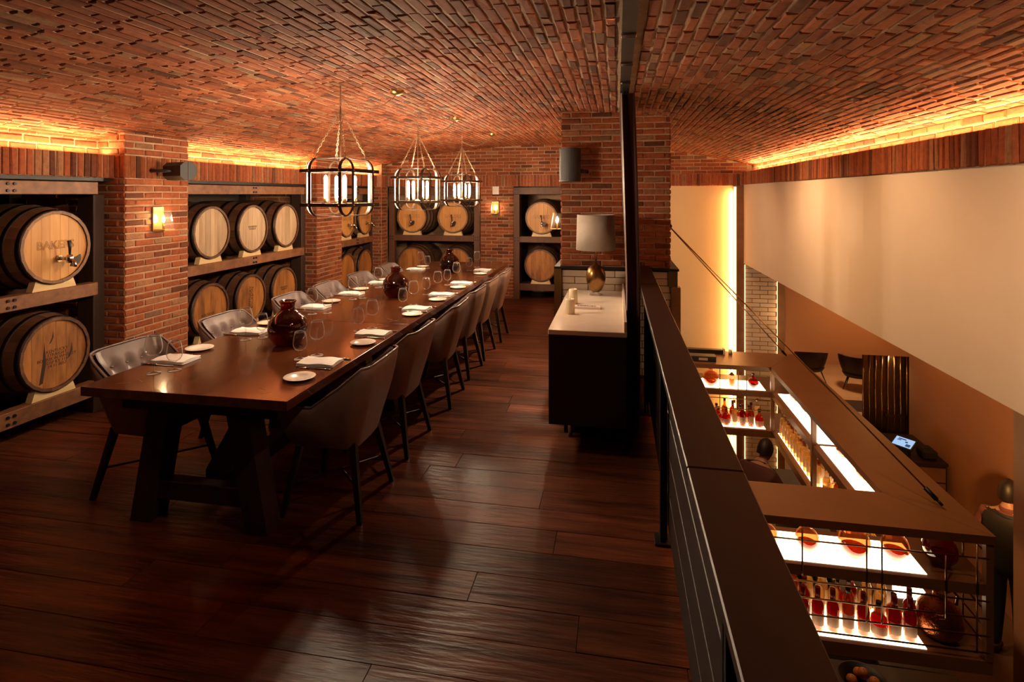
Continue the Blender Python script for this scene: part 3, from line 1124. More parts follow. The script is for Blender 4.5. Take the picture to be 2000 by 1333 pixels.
for key, lab, pos, side, up in specs:
    cl = 'pale pine cradle block under the ' + lab.split(' barrel')[0] + ' barrel' + {
        3.525: ' of the nearest upper shelf', 3.521: ' low in the nearest bay', 5.165: ', speaker pillar side', 5.835: ', centre of the row',
        6.50: ', far side of the row', 5.150: ', bottom row at the speaker pillar', 5.80: ', bottom row centre', 6.46: ', bottom row far side',
        8.14: (' at the second pillar, upper' if up else ' at the second pillar, lower'),
        8.78: (' in the corner, upper' if up else ' in the corner, lower'), -3.486: ', end rack corner side', -2.753: ', end rack sconce side',
        -3.467: ', end rack bottom corner side', -2.70: ', end rack behind the vase', -1.23: ', narrow rack upper', -1.245: ', narrow rack lower'}[pos]
    put_barrel(key, lab, cl, pos, side, up)

# ------------------------------------------------------------------ dining tables
TX0, TX1, TZ = -2.727, -1.556, 0.756


def table(label, y0, y1, trestles):
    t = thing('dining_table', label, 'table', ((TX0 + TX1) / 2, (y0 + y1) / 2, 0), 0, 'trestle tables set end to end')
    hw, hl = (TX1 - TX0) / 2, (y1 - y0) / 2
    ob('tabletop', MB().box(-hw, hw, -hl, hl, TZ - 0.048, TZ, 0.0015), TABLEW, t)
    for sx in (-1, 1):
        for sy in (-1, 1):
            for k in range(2):
                ob('inlay', MB().box(-0.032, 0.032, -0.0012, 0.0012, 0.0, 0.0006,
                                     M=T(sx * (hw - 0.17 - 0.05 * k), sy * (hl - 0.09) + 0.05 * k, TZ) @ R(0.5 - 0.9 * k, 'Z')), INLAY, t)
    for ty in trestles:
        y = ty - (y0 + y1) / 2
        cx = -0.02
        for s in (-1, 1):
            xt, xb = cx + s * 0.235, cx + s * 0.345
            m = MB()
            hw1, hd = 0.062, 0.062
            m.add([(xb - hw1, y - hd, 0), (xb + hw1, y - hd, 0), (xb + hw1, y + hd, 0), (xb - hw1, y + hd, 0),
                   (xt - hw1, y - hd, 0.60), (xt + hw1, y - hd, 0.60), (xt + hw1, y + hd, 0.60), (xt - hw1, y + hd, 0.60)],
                  [(3, 2, 1, 0), (4, 5, 6, 7), (0, 1, 5, 4), (1, 2, 6, 5), (2, 3, 7, 6), (3, 0, 4, 7)])
            ob('leg', m, TLEG, t)
        ob('top_bearer', MB().box(cx - 0.46, cx + 0.46, y - 0.06, y + 0.06, 0.60, TZ - 0.048, 0.004), TLEG, t)
        ob('cross_stretcher', MB().box(cx - 0.29, cx + 0.29, y - 0.04, y + 0.04, 0.12, 0.22, 0.004), TLEG, t)
        dy = 1 if ty < (y0 + y1) / 2 else -1
        m = MB()
        q = [(0.20, 0.17), (0.20, 0.26), (0.88, 0.60), (0.98, 0.60)]
        p = [(y + dy * 0.06, 0.16), (y + dy * 0.06, 0.25), (y + dy * 0.62, 0.70), (y + dy * 0.76, 0.70)]
        v = [(cx + sx * 0.045, a_, b_) for sx in (-1, 1) for (a_, b_) in p]
        m.add(v, [(0, 1, 2, 3), (7, 6, 5, 4), (0, 4, 5, 1), (1, 5, 6, 2), (2, 6, 7, 3), (3, 7, 4, 0)])
        ob('brace', m, TLEG, t)
    ya, yb = trestles[0] - (y0 + y1) / 2, trestles[-1] - (y0 + y1) / 2
    ob('long_stretcher', MB().box(-0.065, 0.025, ya + 0.05, yb - 0.05, 0.11, 0.20, 0.004), TLEG, t)
    for sx in (-1, 1):
        ob('apron', MB().box(sx * 0.44 - 0.02, sx * 0.44 + 0.02, ya + 0.06, yb - 0.06, 0.63, TZ - 0.048), TLEG, t)
    return t


table('dark brown trestle table at the open end of the long dining run', 2.486, 4.128, (2.69, 3.92))
table('dark brown trestle table running on to the end wall racks', 4.134, 8.10, (4.40, 7.80))

# ------------------------------------------------------------------ chairs
def chair_path(n):
    """plan of the tub: from one arm tip round the back to the other; returns (x, y, s) with s the 0..1 travel from the back"""
    pts = []
    a_, yb, r = 0.262, -0.27, 0.10
    seg = []
    for k in range(6):
        seg.append((a_, 0.22 - 0.40 * k / 6))
    for k in range(9):
        q = PI / 2 * k / 8
        seg.append((a_ - r + r * math.cos(q), yb + r - r * math.sin(q)))
    half = seg + [(0.12, yb - 0.002), (0.06, yb - 0.004)]
    full = half + [(0.0, yb - 0.005)] + [(-x, y) for x, y in half[::-1]]
    return full


def top_h(x, y):
    if y <= -0.225:
        return 0.822 - 0.010 * min(1.0, max(0.0, (abs(x) - 0.15) / 0.10))
    return max(0.60, 0.812 - 0.92 * (y + 0.225))


def shell_pt(x, y, k, off=0.0):
    """k 0 at the bottom rim, 1 at the top rim"""
    s = 0.70 + 0.30 * (1 - (1 - k) ** 1.8)
    h = 0.365 + (top_h(x, y) - 0.365) * k
    l = math.hypot(x, y + 0.02) or 1
    px, py = x * s, (y + 0.02) * s - 0.02
    lean = -0.035 * max(0, (h - 0.5)) / 0.32 if y < -0.1 else 0
    return (px - off * x / l, py - off * (y + 0.02) / l + lean, h)


def make_chair():
    t = thing('dining_chair', '', 'chair')
    path = chair_path(0)
    P = [[shell_pt(x, y, k / 8) for (x, y) in path] for k in range(9)]
    P += [[(p[0], p[1], p[2] + 0.012) for p in [shell_pt(x, y, 1.0, 0.015) for (x, y) in path]]]
    m = MB().grid(P)
    base = [shell_pt(x, y, 0.0) for (x, y) in path]
    m.add(base, [tuple(range(len(base)))])
    ob('outer_shell', m, LEATHER, t)
    # tufted inside, denser grid
    fine = []
    for i in range(len(path) - 1):
        for q in range(3):
            fine.append(tuple(path[i][j] + (path[i + 1][j] - path[i][j]) * q / 3 for j in (0, 1)))
    fine.append(path[-1])
    al = [0.0]
    for i in range(1, len(fine)):
        al.append(al[-1] + math.hypot(fine[i][0] - fine[i - 1][0], fine[i][1] - fine[i - 1][1]))
    mid = al[-1] / 2
    btn = []
    for r_, z in ((0, 0.72), (1, 0.625), (2, 0.535)):
        for k in range(-3, 4):
            if r_ == 1 and k == 3:
                continue
            btn.append(((k + 0.5 * (r_ == 1)) * 0.125, z))
    PI_, bpos = [], []
    for kk in range(15):
        k = 1 - kk / 14
        row = []
        for i, (x, y) in enumerate(fine):
            p0 = shell_pt(x, y, max(k, 0.0))
            arc_ = al[i] - mid
            d = 0.0
            for (ba, bz) in btn:
                d += math.exp(-(((arc_ - ba) / 0.030) ** 2 + ((p0[2] - bz) / 0.026) ** 2))
            edge = 1 - math.exp(-((1 - k) / 0.10) ** 2)
            th = 0.030 + 0.030 * edge - 0.032 * min(d, 1.0) * edge
            p = shell_pt(x, y, k * 0.99 if kk else 1.0, th)
            row.append((p[0], p[1], max(p[2], 0.40) + (0.010 if kk == 0 else 0)))
        PI_.append(row)
    m = MB().grid([P[-1][:]] if False else PI_)
    ob('inner_back', m, LEATHERI, t, fix=True)
    for (ba, bz) in btn:
        if bz < 0.6:
            continue
        i = min(range(len(fine)), key=lambda q: abs(al[q] - mid - ba))
        x, y = fine[i]
        k = (bz - 0.365) / (top_h(x, y) - 0.365)
        if k > 0.93:
            continue
        p = shell_pt(x, y, k, 0.033)
        ob('button', MB().lathe([(0.0, -0.006), (0.009, -0.004), (0.011, 0.0), (0.009, 0.004), (0.0, 0.006)], 10), LEATHER, t, p)
    # piping round the top edge
    pl = [shell_pt(x, y, 1.0, 0.004) for (x, y) in path]
    ob('piping', MB().tube([(p[0], p[1], p[2] + 0.010) for p in pl], 0.007, 6), LEATHERI, t)
    # seat
    sp = []
    for k, (z, s) in enumerate(((0.40, 0.80), (0.42, 0.86), (0.455, 0.87), (0.475, 0.82), (0.48, 0.5), (0.481, 0.0))):
        ring = []
        for q in range(24):
            an = 2 * PI * q / 24
            cx = 0.235 * s * (abs(math.cos(an)) ** 0.6) * (1 if math.cos(an) >= 0 else -1)
            cy = 0.235 * s * (abs(math.sin(an)) ** 0.6) * (1 if math.sin(an) >= 0 else -1)
            ring.append((cx, cy + 0.01, z))
        sp.append(ring)
    ob('seat_cushion', MB().grid(sp, closeu=True), LEATHERI, t)
    # legs and crossed stretcher
    for sx in (-1, 1):
        for sy in (-1, 1):
            tx, ty_ = sx * 0.155, sy * 0.15 - 0.02
            bx, by = sx * 0.235, (0.20 if sy > 0 else -0.245)
            a1, a0 = 0.019, 0.013
            v = [(bx - a0, by - a0, 0), (bx + a0, by - a0, 0), (bx + a0, by + a0, 0), (bx - a0, by + a0, 0),
                 (tx - a1, ty_ - a1, 0.395), (tx + a1, ty_ - a1, 0.395), (tx + a1, ty_ + a1, 0.395), (tx - a1, ty_ + a1, 0.395)]
            ob('leg', MB().add(v, [(3, 2, 1, 0), (4, 5, 6, 7), (0, 1, 5, 4), (1, 2, 6, 5), (2, 3, 7, 6), (3, 0, 4, 7)]), CHAIRLEG, t)
    for s in (-1, 1):
        ob('stretcher', MB().tube([(-0.20 * s, -0.205, 0.172 + 0.006 * s), (0.20 * s, 0.165, 0.172 + 0.006 * s)], 0.0065, 8), CHAIRLEG, t)
    return t


ch0 = make_chair()
ch_spec = []
for i, y in enumerate((3.05, 3.81, 4.70, 5.44, 6.07, 6.80)):
    ch_spec.append(('taupe tub chair with its back to the aisle, %s from the open table end' % ORD[i],
                    (-1.60 + rng.uniform(-0.01, 0.01), y, 0), PI / 2 + rng.uniform(-0.04, 0.04), 'chairs with backs to the aisle'))
for i, y in enumerate((3.0, 3.85, 4.74, 5.43, 6.19, 7.05)):
    ch_spec.append(('tub chair with tufted inside showing, %s on the barrel side from the open table end' % ORD[i],
                    (-2.70 + rng.uniform(-0.01, 0.01), y, 0), -PI / 2 + rng.uniform(-0.05, 0.05), 'chairs with backs to the barrels'))
for i, (lab, loc, rz, g) in enumerate(ch_spec):
    if i == 0:
        ch0.location, ch0.rotation_euler = loc, (0, 0, rz)
        ch0['label'], ch0['group'] = lab, g
    else:
        dup(ch0, lab, loc, rz, g)

# ------------------------------------------------------------------ place settings
def napkin_mesh(seed):
    r = random.Random(seed)
    m = MB()
    nx, ny = 14, 8
    W, D = 0.225, 0.145
    for layer in range(3):
        z0 = 0.001 + layer * 0.0075
        top, bot = [], []
        sh = 0.004 * layer
        for i in range(nx + 1):
            a_, b_ = [], []
            for j in range(ny + 1):
                x, y = -W / 2 + W * i / nx + sh * (0.5 - i / nx), -D / 2 + D * j / ny - sh * 0.3
                wob = 0.0022 * math.sin(9 * i / nx + layer + seed) + 0.0018 * math.sin(7 * j / ny + 2 * layer)
                e = min(i, nx - i, j, ny - j)
                pl = 0.0035 if e > 0 else 0.0
                a_.append((x, y, z0 + 0.0035 + pl + wob * layer * 0.6))
                b_.append((x, y, z0 + 0.0005 + (0 if layer == 0 else wob * (layer) * 0.4)))
            top.append(a_)
            bot.append(b_)
        m.grid(top)
        m.grid([row[::-1] for row in bot])
        ring_t = [top[i][0] for i in range(nx + 1)] + [top[nx][j] for j in range(1, ny + 1)] + [top[i][ny] for i in range(nx - 1, -1, -1)] + [top[0][j] for j in range(ny - 1, 0, -1)]
        ring_b = [bot[i][0] for i in range(nx + 1)] + [bot[nx][j] for j in range(1, ny + 1)] + [bot[i][ny] for i in range(nx - 1, -1, -1)] + [bot[0][j] for j in range(ny - 1, 0, -1)]
        m.grid([ring_b, ring_t], closeu=True)
    return m.mesh('napkin', True)


NAPS = [napkin_mesh(k) for k in range(3)]
for n_ in NAPS:
    n_.materials.append(LINEN)
PLATE = MB().lathe([(0.0, 0.004), (0.046, 0.004), (0.052, 0.008), (0.082, 0.015), (0.084, 0.0135), (0.054, 0.003), (0.045, 0.0), (0.0, 0.0)], 40).mesh('bread_plate', True)
PLATE.materials.append(CHINA)


def goblet_prof(H, Wd, stem, foot):
    zf = stem
    ri = Wd / 2
    p = [(0.0, 0.0), (foot, 0.001), (foot, 0.003), (foot * 0.45, 0.007), (0.0045, 0.016), (0.0038, zf * 0.6), (0.0055, zf - 0.004),
         (ri * 0.45, zf + 0.008)]
    Bh = H - zf
    for k, s in ((0.12, 0.72), (0.25, 0.93), (0.38, 1.0), (0.55, 0.98), (0.78, 0.86), (1.0, 0.72)):
        p.append((ri * s, zf + Bh * k))
    for k, s in ((0.98, 0.70), (0.78, 0.835), (0.55, 0.955), (0.38, 0.975), (0.25, 0.90), (0.13, 0.68), (0.06, 0.3), (0.05, 0.0)):
        p.append((ri * s, zf + Bh * k))
    return p


G_TALL = MB().lathe(goblet_prof(0.215, 0.090, 0.095, 0.037), 32).mesh('wine_glass', True)
G_LOW = MB().lathe(goblet_prof(0.168, 0.082, 0.048, 0.034), 32).mesh('water_goblet', True)
for g_ in (G_TALL, G_LOW):
    g_.materials.append(CLEAR)


def fork_mesh():
    m = MB()
    m.tube([(0, -0.10, 0.003), (0, -0.05, 0.003), (0, 0.03, 0.006), (0, 0.052, 0.004)], [0.0055, 0.004, 0.003, 0.006], 8)
    for k in (-1, 0, 1):
        m.tube([(k * 0.006, 0.050, 0.004), (k * 0.007, 0.075, 0.003), (k * 0.0065, 0.096, 0.006)], [0.0022, 0.0018, 0.001], 6)
    return m.mesh('fork', True)


def knife_mesh():
    m = MB()
    m.tube([(0, -0.11, 0.004), (0, -0.06, 0.004), (0, -0.01, 0.004)], [0.006, 0.0055, 0.004], 8)
    m.prism([(-0.004, -0.01), (0.006, -0.01), (0.008, 0.06), (0.003, 0.105), (-0.004, 0.10)], 0.003, 0.0045)
    return m.mesh('knife', True)


FORK, KNIFE = fork_mesh(), knife_mesh()
FORK.materials.append(STEEL)
KNIFE.materials.append(STEEL)


def put(name, me, label, cat, loc, rz, group):
    o = bpy.data.objects.new(name, me)
    COL.objects.link(o)
    o.location = loc
    o.rotation_euler = (0, 0, rz)
    return tag(o, label, cat, group)


RS = [  # plate, napkin, goblet, wine glass: aisle side
    ((-1.683, 2.809), (-1.716, 3.085), (-1.879, 3.141), (-1.818, 3.229)), ((-1.660, 3.541), (-1.70, 3.795), (-1.849, 3.865), (-1.783, 3.957)),
    ((-1.655, 4.455), (-1.70, 4.69), (-1.849, 4.74), (-1.797, 4.867)), ((-1.655, 5.122), (-1.70, 5.39), (-1.864, 5.40), (-1.782, 5.52)),
    ((-1.66, 5.833), (-1.70, 6.12), (-1.83, 6.01), (-1.805, 6.28)), ((-1.673, 6.89), (-1.717, 7.22), (-1.895, 7.20), (-1.879, 7.55))]
LS = [((-2.63, 3.22), (-2.595, 2.98), (-2.455, 2.811), (-2.528, 2.742)), ((-2.63, 3.955), (-2.60, 3.69), (-2.419, 3.564), (-2.495, 3.494)),
      ((-2.597, 4.868), (-2.60, 4.60), (-2.381, 4.401), (-2.486, 4.34)), ((-2.63, 5.55), (-2.60, 5.28), (-2.393, 5.09), (-2.46, 5.024)),
      ((-2.63, 6.22), (-2.60, 5.98), (-2.40, 5.78), (-2.503, 5.708)), ((-2.618, 7.45), (-2.613, 7.157), (-2.50, 7.30), (-2.62, 7.36))]
for side, S, sg in (('sideboard', RS, 1), ('barrel', LS, -1)):
    for i, (pl, nk, g1, g2) in enumerate(S):
        wh = ', %s place of the %s side from the open table end' % (ORD[i], side)
        gs = ' on the %s side' % side
        put('bread_plate', PLATE, 'white bread plate' + wh, 'plate', (pl[0], pl[1], TZ), 0, 'bread plates' + gs)
        put('napkin', NAPS[(i + (sg < 0)) % 3], 'folded white napkin' + wh, 'napkin', (nk[0], nk[1], TZ), (0 if sg > 0 else PI) + rng.uniform(-0.07, 0.07),
            'folded napkins' + gs)
        put('water_goblet', G_LOW, 'short stemmed water goblet' + wh, 'glass', (g1[0], g1[1], TZ), 0, 'water goblets' + gs)
        put('wine_glass', G_TALL, 'tall stemmed wine glass' + wh, 'glass', (g2[0], g2[1], TZ), 0, 'wine glasses' + gs)
        yf = nk[1] - sg * 0.105
        yk = nk[1] + sg * 0.100
        put('fork', FORK, 'steel fork' + wh, 'fork', (nk[0] + sg * 0.025, yf, TZ), sg * PI / 2, 'forks' + gs)
        put('knife', KNIFE, 'steel knife' + wh, 'knife', (nk[0] + sg * 0.03, yk, TZ), sg * PI / 2, 'knives' + gs)


def demijohn(label, x, y):
    t = thing('demijohn_vase', label, 'vase', (x, y, TZ), 0, 'dark red glass vases down the table')
    pr = [(0.0, 0.0), (0.065, 0.0), (0.090, 0.012), (0.118, 0.06), (0.127, 0.11), (0.118, 0.16), (0.085, 0.20), (0.052, 0.225), (0.045, 0.245),
          (0.046, 0.27), (0.052, 0.288), (0.047, 0.290), (0.042, 0.27), (0.041, 0.245), (0.047, 0.222), (0.080, 0.197), (0.112, 0.16), (0.121, 0.11),
          (0.112, 0.06), (0.085, 0.017), (0.06, 0.007), (0.0, 0.007)]
    ob('glass_body', MB().lathe(pr, 48), REDG, t)
    ob('lip', MB().lathe([(0.046, 0.280), (0.054, 0.283), (0.055, 0.289), (0.047, 0.291)], 40, closed=True), REDG, t)
    return t


demijohn('round dark red glass bottle vase nearest the open table end', -2.145, 3.437)
demijohn('round dark red glass bottle vase in the middle of the long table', -2.111, 5.225)
demijohn('round dark red glass bottle vase near the end wall racks', -2.118, 7.05)

# ------------------------------------------------------------------ pendants
def chain_mesh(p0, p1, sag=0.0, pitch=0.021, r=0.0022):
    p0, p1 = Vector(p0), Vector(p1)
    L = (p1 - p0).length
    n = max(3, int((L + sag) / pitch))
    m = MB()
    pts = []
    for i in range(n + 1):
        k = i / n
        p = p0.lerp(p1, k)
        p.z -= sag * 4 * k * (1 - k)
        pts.append(p)
    for i in range(n):
        d = (pts[i + 1] - pts[i])
        c = (pts[i] + pts[i + 1]) / 2
        q = d.to_track_quat('X', 'Z').to_matrix().to_4x4()
        M = T(*c) @ q @ R(PI / 2 * (i % 2), 'X')
        loop = []
        hl = d.length / 2 + r * 1.3
        for k in range(8):
            a_ = 2 * PI * k / 8
            loop.append(M @ Vector((hl * math.cos(a_), 0.0062 * math.sin(a_), 0)))
        m.tube(loop, r, 5, closed=True)
    return m


def strap_mesh(hw, z0, z1, rad, wdt, th):
    pts = []
    for (cx, cz, a0) in ((hw - rad, z1 - rad, 0), (-hw + rad, z1 - rad, PI / 2), (-hw + rad, z0 + rad, PI), (hw - rad, z0 + rad, 1.5 * PI)):
        for k in range(9):
            a_ = a0 + PI / 2 * k / 8
            pts.append((cx + rad * math.cos(a_), cz + rad * math.sin(a_), math.cos(a_), math.sin(a_)))
    m = MB()
    rings = []
    for (off, y) in ((0, -wdt / 2), (0, wdt / 2), (-th, wdt / 2), (-th, -wdt / 2), (0, -wdt / 2)):
        rings.append([(p[0] + p[2] * off, y, p[1] + p[3] * off) for p in pts])
    m.grid(rings, closeu=True, smooth=False)
    return m


PEND = [(-1.98, 3.847, -8), (-1.98, 5.482, -5), (-1.98, 7.15, -12)]
pwhere = ['over the open end of the table', 'over the middle of the long table', 'near the end wall racks']
CAN = [(-1.70, 4.22), (-1.67, 5.80), (-1.63, 7.42)]


def make_pendant(i):
    x, y, a_ = PEND[i]
    t = thing('cage_pendant', 'square iron strap cage pendant with four tube bulbs, ' + pwhere[i], 'pendant light', (x, y, 1.593), math.radians(a_),
              'iron cage pendants')
    S, O_ = 0.20, 0.125
    for off in (-O_, O_):
        m = strap_mesh(0.193, 0.0, 0.418, 0.085, 0.024, 0.004)
        o1 = ob('strap', m, IRON, t, (0, off, 0))
        m = strap_mesh(0.188, 0.0045, 0.4135, 0.082, 0.024, 0.004)
        o2 = ob('strap', m, IRON, t, (off, 0, 0), (0, 0, PI / 2))
    for z in (0.082, 0.325):
        for k in range(4):
            ob('ring_bar', MB().box(-S, S - 0.007, -S, -S + 0.006, z - 0.012, z + 0.012, 0.001, M=R(PI / 2 * k, 'Z')), IRON, t)
        for k in range(4):
            for o_ in (-O_, O_):
                ob('rivet', MB().lathe([(0, -0.003), (0.004, -0.002), (0.0055, 0.0)], 8, R(PI / 2 * k, 'Z') @ T(o_, -S - 0.0005, z) @ R(-PI / 2, 'X')),
                   BRASS, t)
    ob('rod', MB().cyl(0.005, 0.09, 0.79, 10), CHAIN, t)
    ob('hub', MB().lathe([(0, 0.07), (0.03, 0.075), (0.035, 0.09), (0.02, 0.10), (0.006, 0.11)], 16), IRON, t)
    for k in range(4):
        an = PI / 4 + PI / 2 * k + 0.10
        px, py = 0.105 * math.cos(an), 0.105 * math.sin(an)
        ob('arm', MB().tube([(0.02 * math.cos(an), 0.02 * math.sin(an), 0.088), (px * 0.6, py * 0.6, 0.078), (px, py, 0.09)], 0.005, 8), IRON, t)
        so = ob('socket', MB().cyl(0.015, 0.088, 0.130, 14, T(px, py, 0)), BRASS, t)
        ob('bulb', MB().lathe([(0.0, 0.130), (0.010, 0.132), (0.0125, 0.145), (0.0125, 0.275), (0.008, 0.29), (0.0, 0.295)], 14, T(px, py, 0)), BULB, so)
    for sx in (-1, 1):
        for sy in (-1, 1):
            hk = MB().tube([(sx * O_, sy * O_, 0.415), (sx * O_ + 0.009, sy * O_, 0.430), (sx * O_, sy * O_, 0.444), (sx * O_ - 0.009, sy * O_, 0.432),
                            (sx * O_ - 0.004, sy * O_, 0.420)], 0.003, 6)
            h_ = ob('hook', hk, CHAIN, t)
            ob('chain', chain_mesh((sx * O_, sy * O_, 0.442), (0, 0, 0.775)), CHAIN, t)
    top = ceil_h(x) - 1.593
    ob('stem_chain', chain_mesh((0, 0, 0.775), (0, 0, top - 0.02)), CHAIN, t)
    ob('ceiling_hook', MB().tube([(0, 0, top), (0, 0, top - 0.03), (0.01, 0, top - 0.04), (0, 0, top - 0.05)], 0.004, 6), CHAIN, t)
    # swagged chain to the ceiling canopy
    M = Matrix.Rotation(-math.radians(a_), 4, 'Z')
    cx, cy = CAN[i]
    lc = M @ Vector((cx - x, cy - y, 0))
    cz = ceil_h(cx) - 1.593
    ob('swag_chain', chain_mesh((0, 0, top - 0.10), (lc.x, lc.y, cz - 0.03), 0.09), CHAIN, t)
    ob('ceiling_canopy', MB().lathe([(0.0, -0.035), (0.02, -0.033), (0.05, -0.018), (0.06, 0.0), (0.06, 0.012)], 24, T(lc.x, lc.y, cz)), BRASS, t)


for i in range(3):
    make_pendant(i)


# ------------------------------------------------------------------ wall sconces, speakers, switch
def sconce(label, loc, rz):
    t = thing('wall_sconce', label, 'sconce', loc, rz, 'small glass wall sconces')
    ob('back_plate', MB().box(-0.060, 0.060, -0.012, 0.0, -0.105, 0.105, 0.003), BRASS, t)
    ob('glass_tray', MB().box(-0.055, 0.055, -0.125, -0.012, -0.095, -0.089), BRASS, t)
    g = MB()
    zt, zb = 0.070, -0.088
    tr_ = [(-0.050, -0.014), (0.050, -0.014), (0.045, -0.095), (-0.045, -0.095)]
    bt_ = [(-0.054, -0.014), (0.054, -0.014), (0.052, -0.122), (-0.052, -0.122)]
    v = [(p[0], p[1], zb) for p in bt_] + [(p[0], p[1], zt) for p in tr_]
    g.add(v, [(1, 2, 6, 5), (2, 3, 7, 6), (3, 0, 4, 7)])
    gs_ = ob('glass_shade', g, SCLEAR, t)
    for k in (2, 3):
        ob('glass_edge', MB().tube([v[k], v[k + 4]], 0.0028, 8), CLEAR, gs_)
    ob('glass_edge', MB().tube([v[6], v[7]], 0.0022, 8), CLEAR, gs_)
    c_ = ob('candle_tube', MB().cyl(0.009, -0.089, -0.030, 12, T(0, -0.06, 0)), BRASS, t)
    ob('bulb', MB().lathe([(0, -0.030), (0.011, -0.022), (0.013, -0.005), (0.008, 0.018), (0.0, 0.034)], 12, T(0, -0.06, 0)), BULBS, c_)


sconce('brass wall sconce with clear glass shade on the near brick pillar under the speaker', (-3.942, 4.32, 1.537), PI / 2)
sconce('brass wall sconce on the end wall between the two timber racks', (-2.013, YB + 0.016, 1.526), 0)
sconce('brass wall sconce on the side of the pillar behind the table lamp', (PX0 + 0.002, 5.78, 1.49), -PI / 2)
sw = thing('switch_plate', 'small white blank plate on the end wall above the brass sconce', 'switch', (-2.004, YB + 0.016, 1.827))
ob('plate', MB().box(-0.055, 0.055, -0.012, 0, -0.075, 0.075, 0.003), WHITEP, sw)
ob('button', MB().box(-0.02, 0.02, -0.017, -0.012, -0.03, 0.03, 0.002), WHITEP, sw)


def speaker(label, loc, rot, arm, sc=1.0):
    t = thing('wall_speaker', label, 'speaker', loc, 0, 'black wall speakers')
    t.rotation_euler = rot
    t.scale = (sc, sc, sc)
    D = [(0.098 * math.cos(a_), -0.02 - 0.075 * math.sin(a_)) for a_ in np.linspace(0, PI, 15)]
    ob('grille', MB().prism(D + [(-0.098, -0.018), (0.098, -0.018)], -0.145, 0.145), GRILLE, t)
    body = [(-0.100, -0.018), (0.100, -0.018), (0.095, 0.04), (0.055, 0.085), (-0.055, 0.085), (-0.095, 0.04)]
    ob('cabinet', MB().prism(body, -0.155, 0.155), SPKR, t)
    for s in (-1, 1):
        full = [(1.02 * p[0], p[1] - 0.003) for p in D] + [(-0.098, 0.0), (0.098, 0.0)]
        ob('end_cap', MB().prism(full, min(s * 0.146, s * 0.157), max(s * 0.146, s * 0.157)), SPKR, t)
    ob('bracket', MB().tube(arm, 0.018, 10), SPKR, t)
    return t


speaker('black speaker hung on its side on the near brick pillar', (-3.735, 4.33, 1.952),
        (R(-0.30, 'Z') @ Matrix(((0, 0, 1, 0), (0, -1, 0, 0), (1, 0, 0, 0), (0, 0, 0, 1)))).to_euler(),
        [(0, 0.06, 0.0), (0.0, 0.135, -0.03), (0.0, 0.17, -0.12), (0, 0.17, -0.25)], 0.80)
speaker('black upright speaker on the brick pillar beside the curtain', (-0.44, 5.44, 2.03), Euler((0, 0, -0.55)),
        [(0.05, 0.08, -0.05), (0.08, 0.10, -0.06), (0.09, 0.16, -0.06)])

# ------------------------------------------------------------------ sideboard and what stands on it
SX0, SX1, SY0, SY1, SZ = -0.462, 0.066, 3.852, 5.50, 0.83
t = thing('sideboard', 'dark wooden sideboard with pale stone top against the pillar', 'sideboard', ((SX0 + SX1) / 2, (SY0 + SY1) / 2, 0))
hx, hy = (SX1 - SX0) / 2, (SY1 - SY0) / 2
ob('stone_top', MB().box(-hx, hx, -hy, hy, SZ - 0.034, SZ, 0.003), QUARTZ, t)
ob('upstand', MB().box(hx - 0.02, hx, -hy, hy, SZ, SZ + 0.072, 0.002), QUARTZ, t)
ob('cabinet_body', MB().box(-hx + 0.022, hx - 0.006, -hy + 0.012, hy, 0.19, SZ - 0.034), CABW, t)
for k in range(3):
    ya = -hy + 0.02 + k * (2 * hy - 0.03) / 3
    yb_ = ya + (2 * hy - 0.03) / 3 - 0.006
    d_ = ob('door', MB().box(-hx + 0.004, -hx + 0.022, ya, yb_, 0.195, SZ - 0.045, 0.002), CABW, t)
    ob('handle', MB().box(-hx - 0.008, -hx + 0.004, yb_ - 0.05, yb_ - 0.035, 0.50, 0.66, 0.002), BRASS, d_)
ob('side_panel', MB().box(-hx + 0.004, hx - 0.004, -hy + 0.006, -hy + 0.012, 0.185, SZ - 0.034), CABW, t)
ob('plinth', MB().box(-hx + 0.08, hx - 0.08, -hy + 0.33, hy - 0.05, 0.0, 0.19), BLACKM, t)
for sx in (-0.135, 0.145):
    for yy in (-hy + 0.27, hy - 0.12):
        ob('foot', MB().cyl(0.016, 0, 0.19, 12, T(sx, yy, 0)), STEEL, t)

t = thing('table_lamp', 'table lamp with an egg shaped antique brass body and linen drum shade', 'lamp', (-0.19, 5.25, SZ))
ob('foot', MB().lathe([(0, 0), (0.055, 0), (0.055, 0.012), (0.022, 0.014), (0.02, 0.032), (0.0, 0.032)], 28), CLEAR, t)
ob('body', MB().lathe([(0, 0.03), (0.035, 0.032), (0.058, 0.055), (0.080, 0.105), (0.090, 0.155), (0.086, 0.205), (0.070, 0.245), (0.045, 0.270), (0.018, 0.283),
                       (0.012, 0.29), (0.0, 0.29)], 36), OLDBRASS, t)
ob('stem', MB().cyl(0.009, 0.288, 0.66, 12), OLDBRASS, t)
ob('shade', MB().lathe([(0.180, 0.415), (0.170, 0.735), (0.168, 0.735), (0.178, 0.415)], 56, closed=True), SHADE, t)
sp_ = MB()
for k in range(3):
    an = 2 * PI * k / 3
    sp_.tube([(0, 0, 0.655), (0.169 * math.cos(an), 0.169 * math.sin(an), 0.72)], 0.0025, 6)
ob('shade_spider', sp_, OLDBRASS, t)
ob('socket', MB().cyl(0.017, 0.45, 0.52, 14), BLACKM, t)


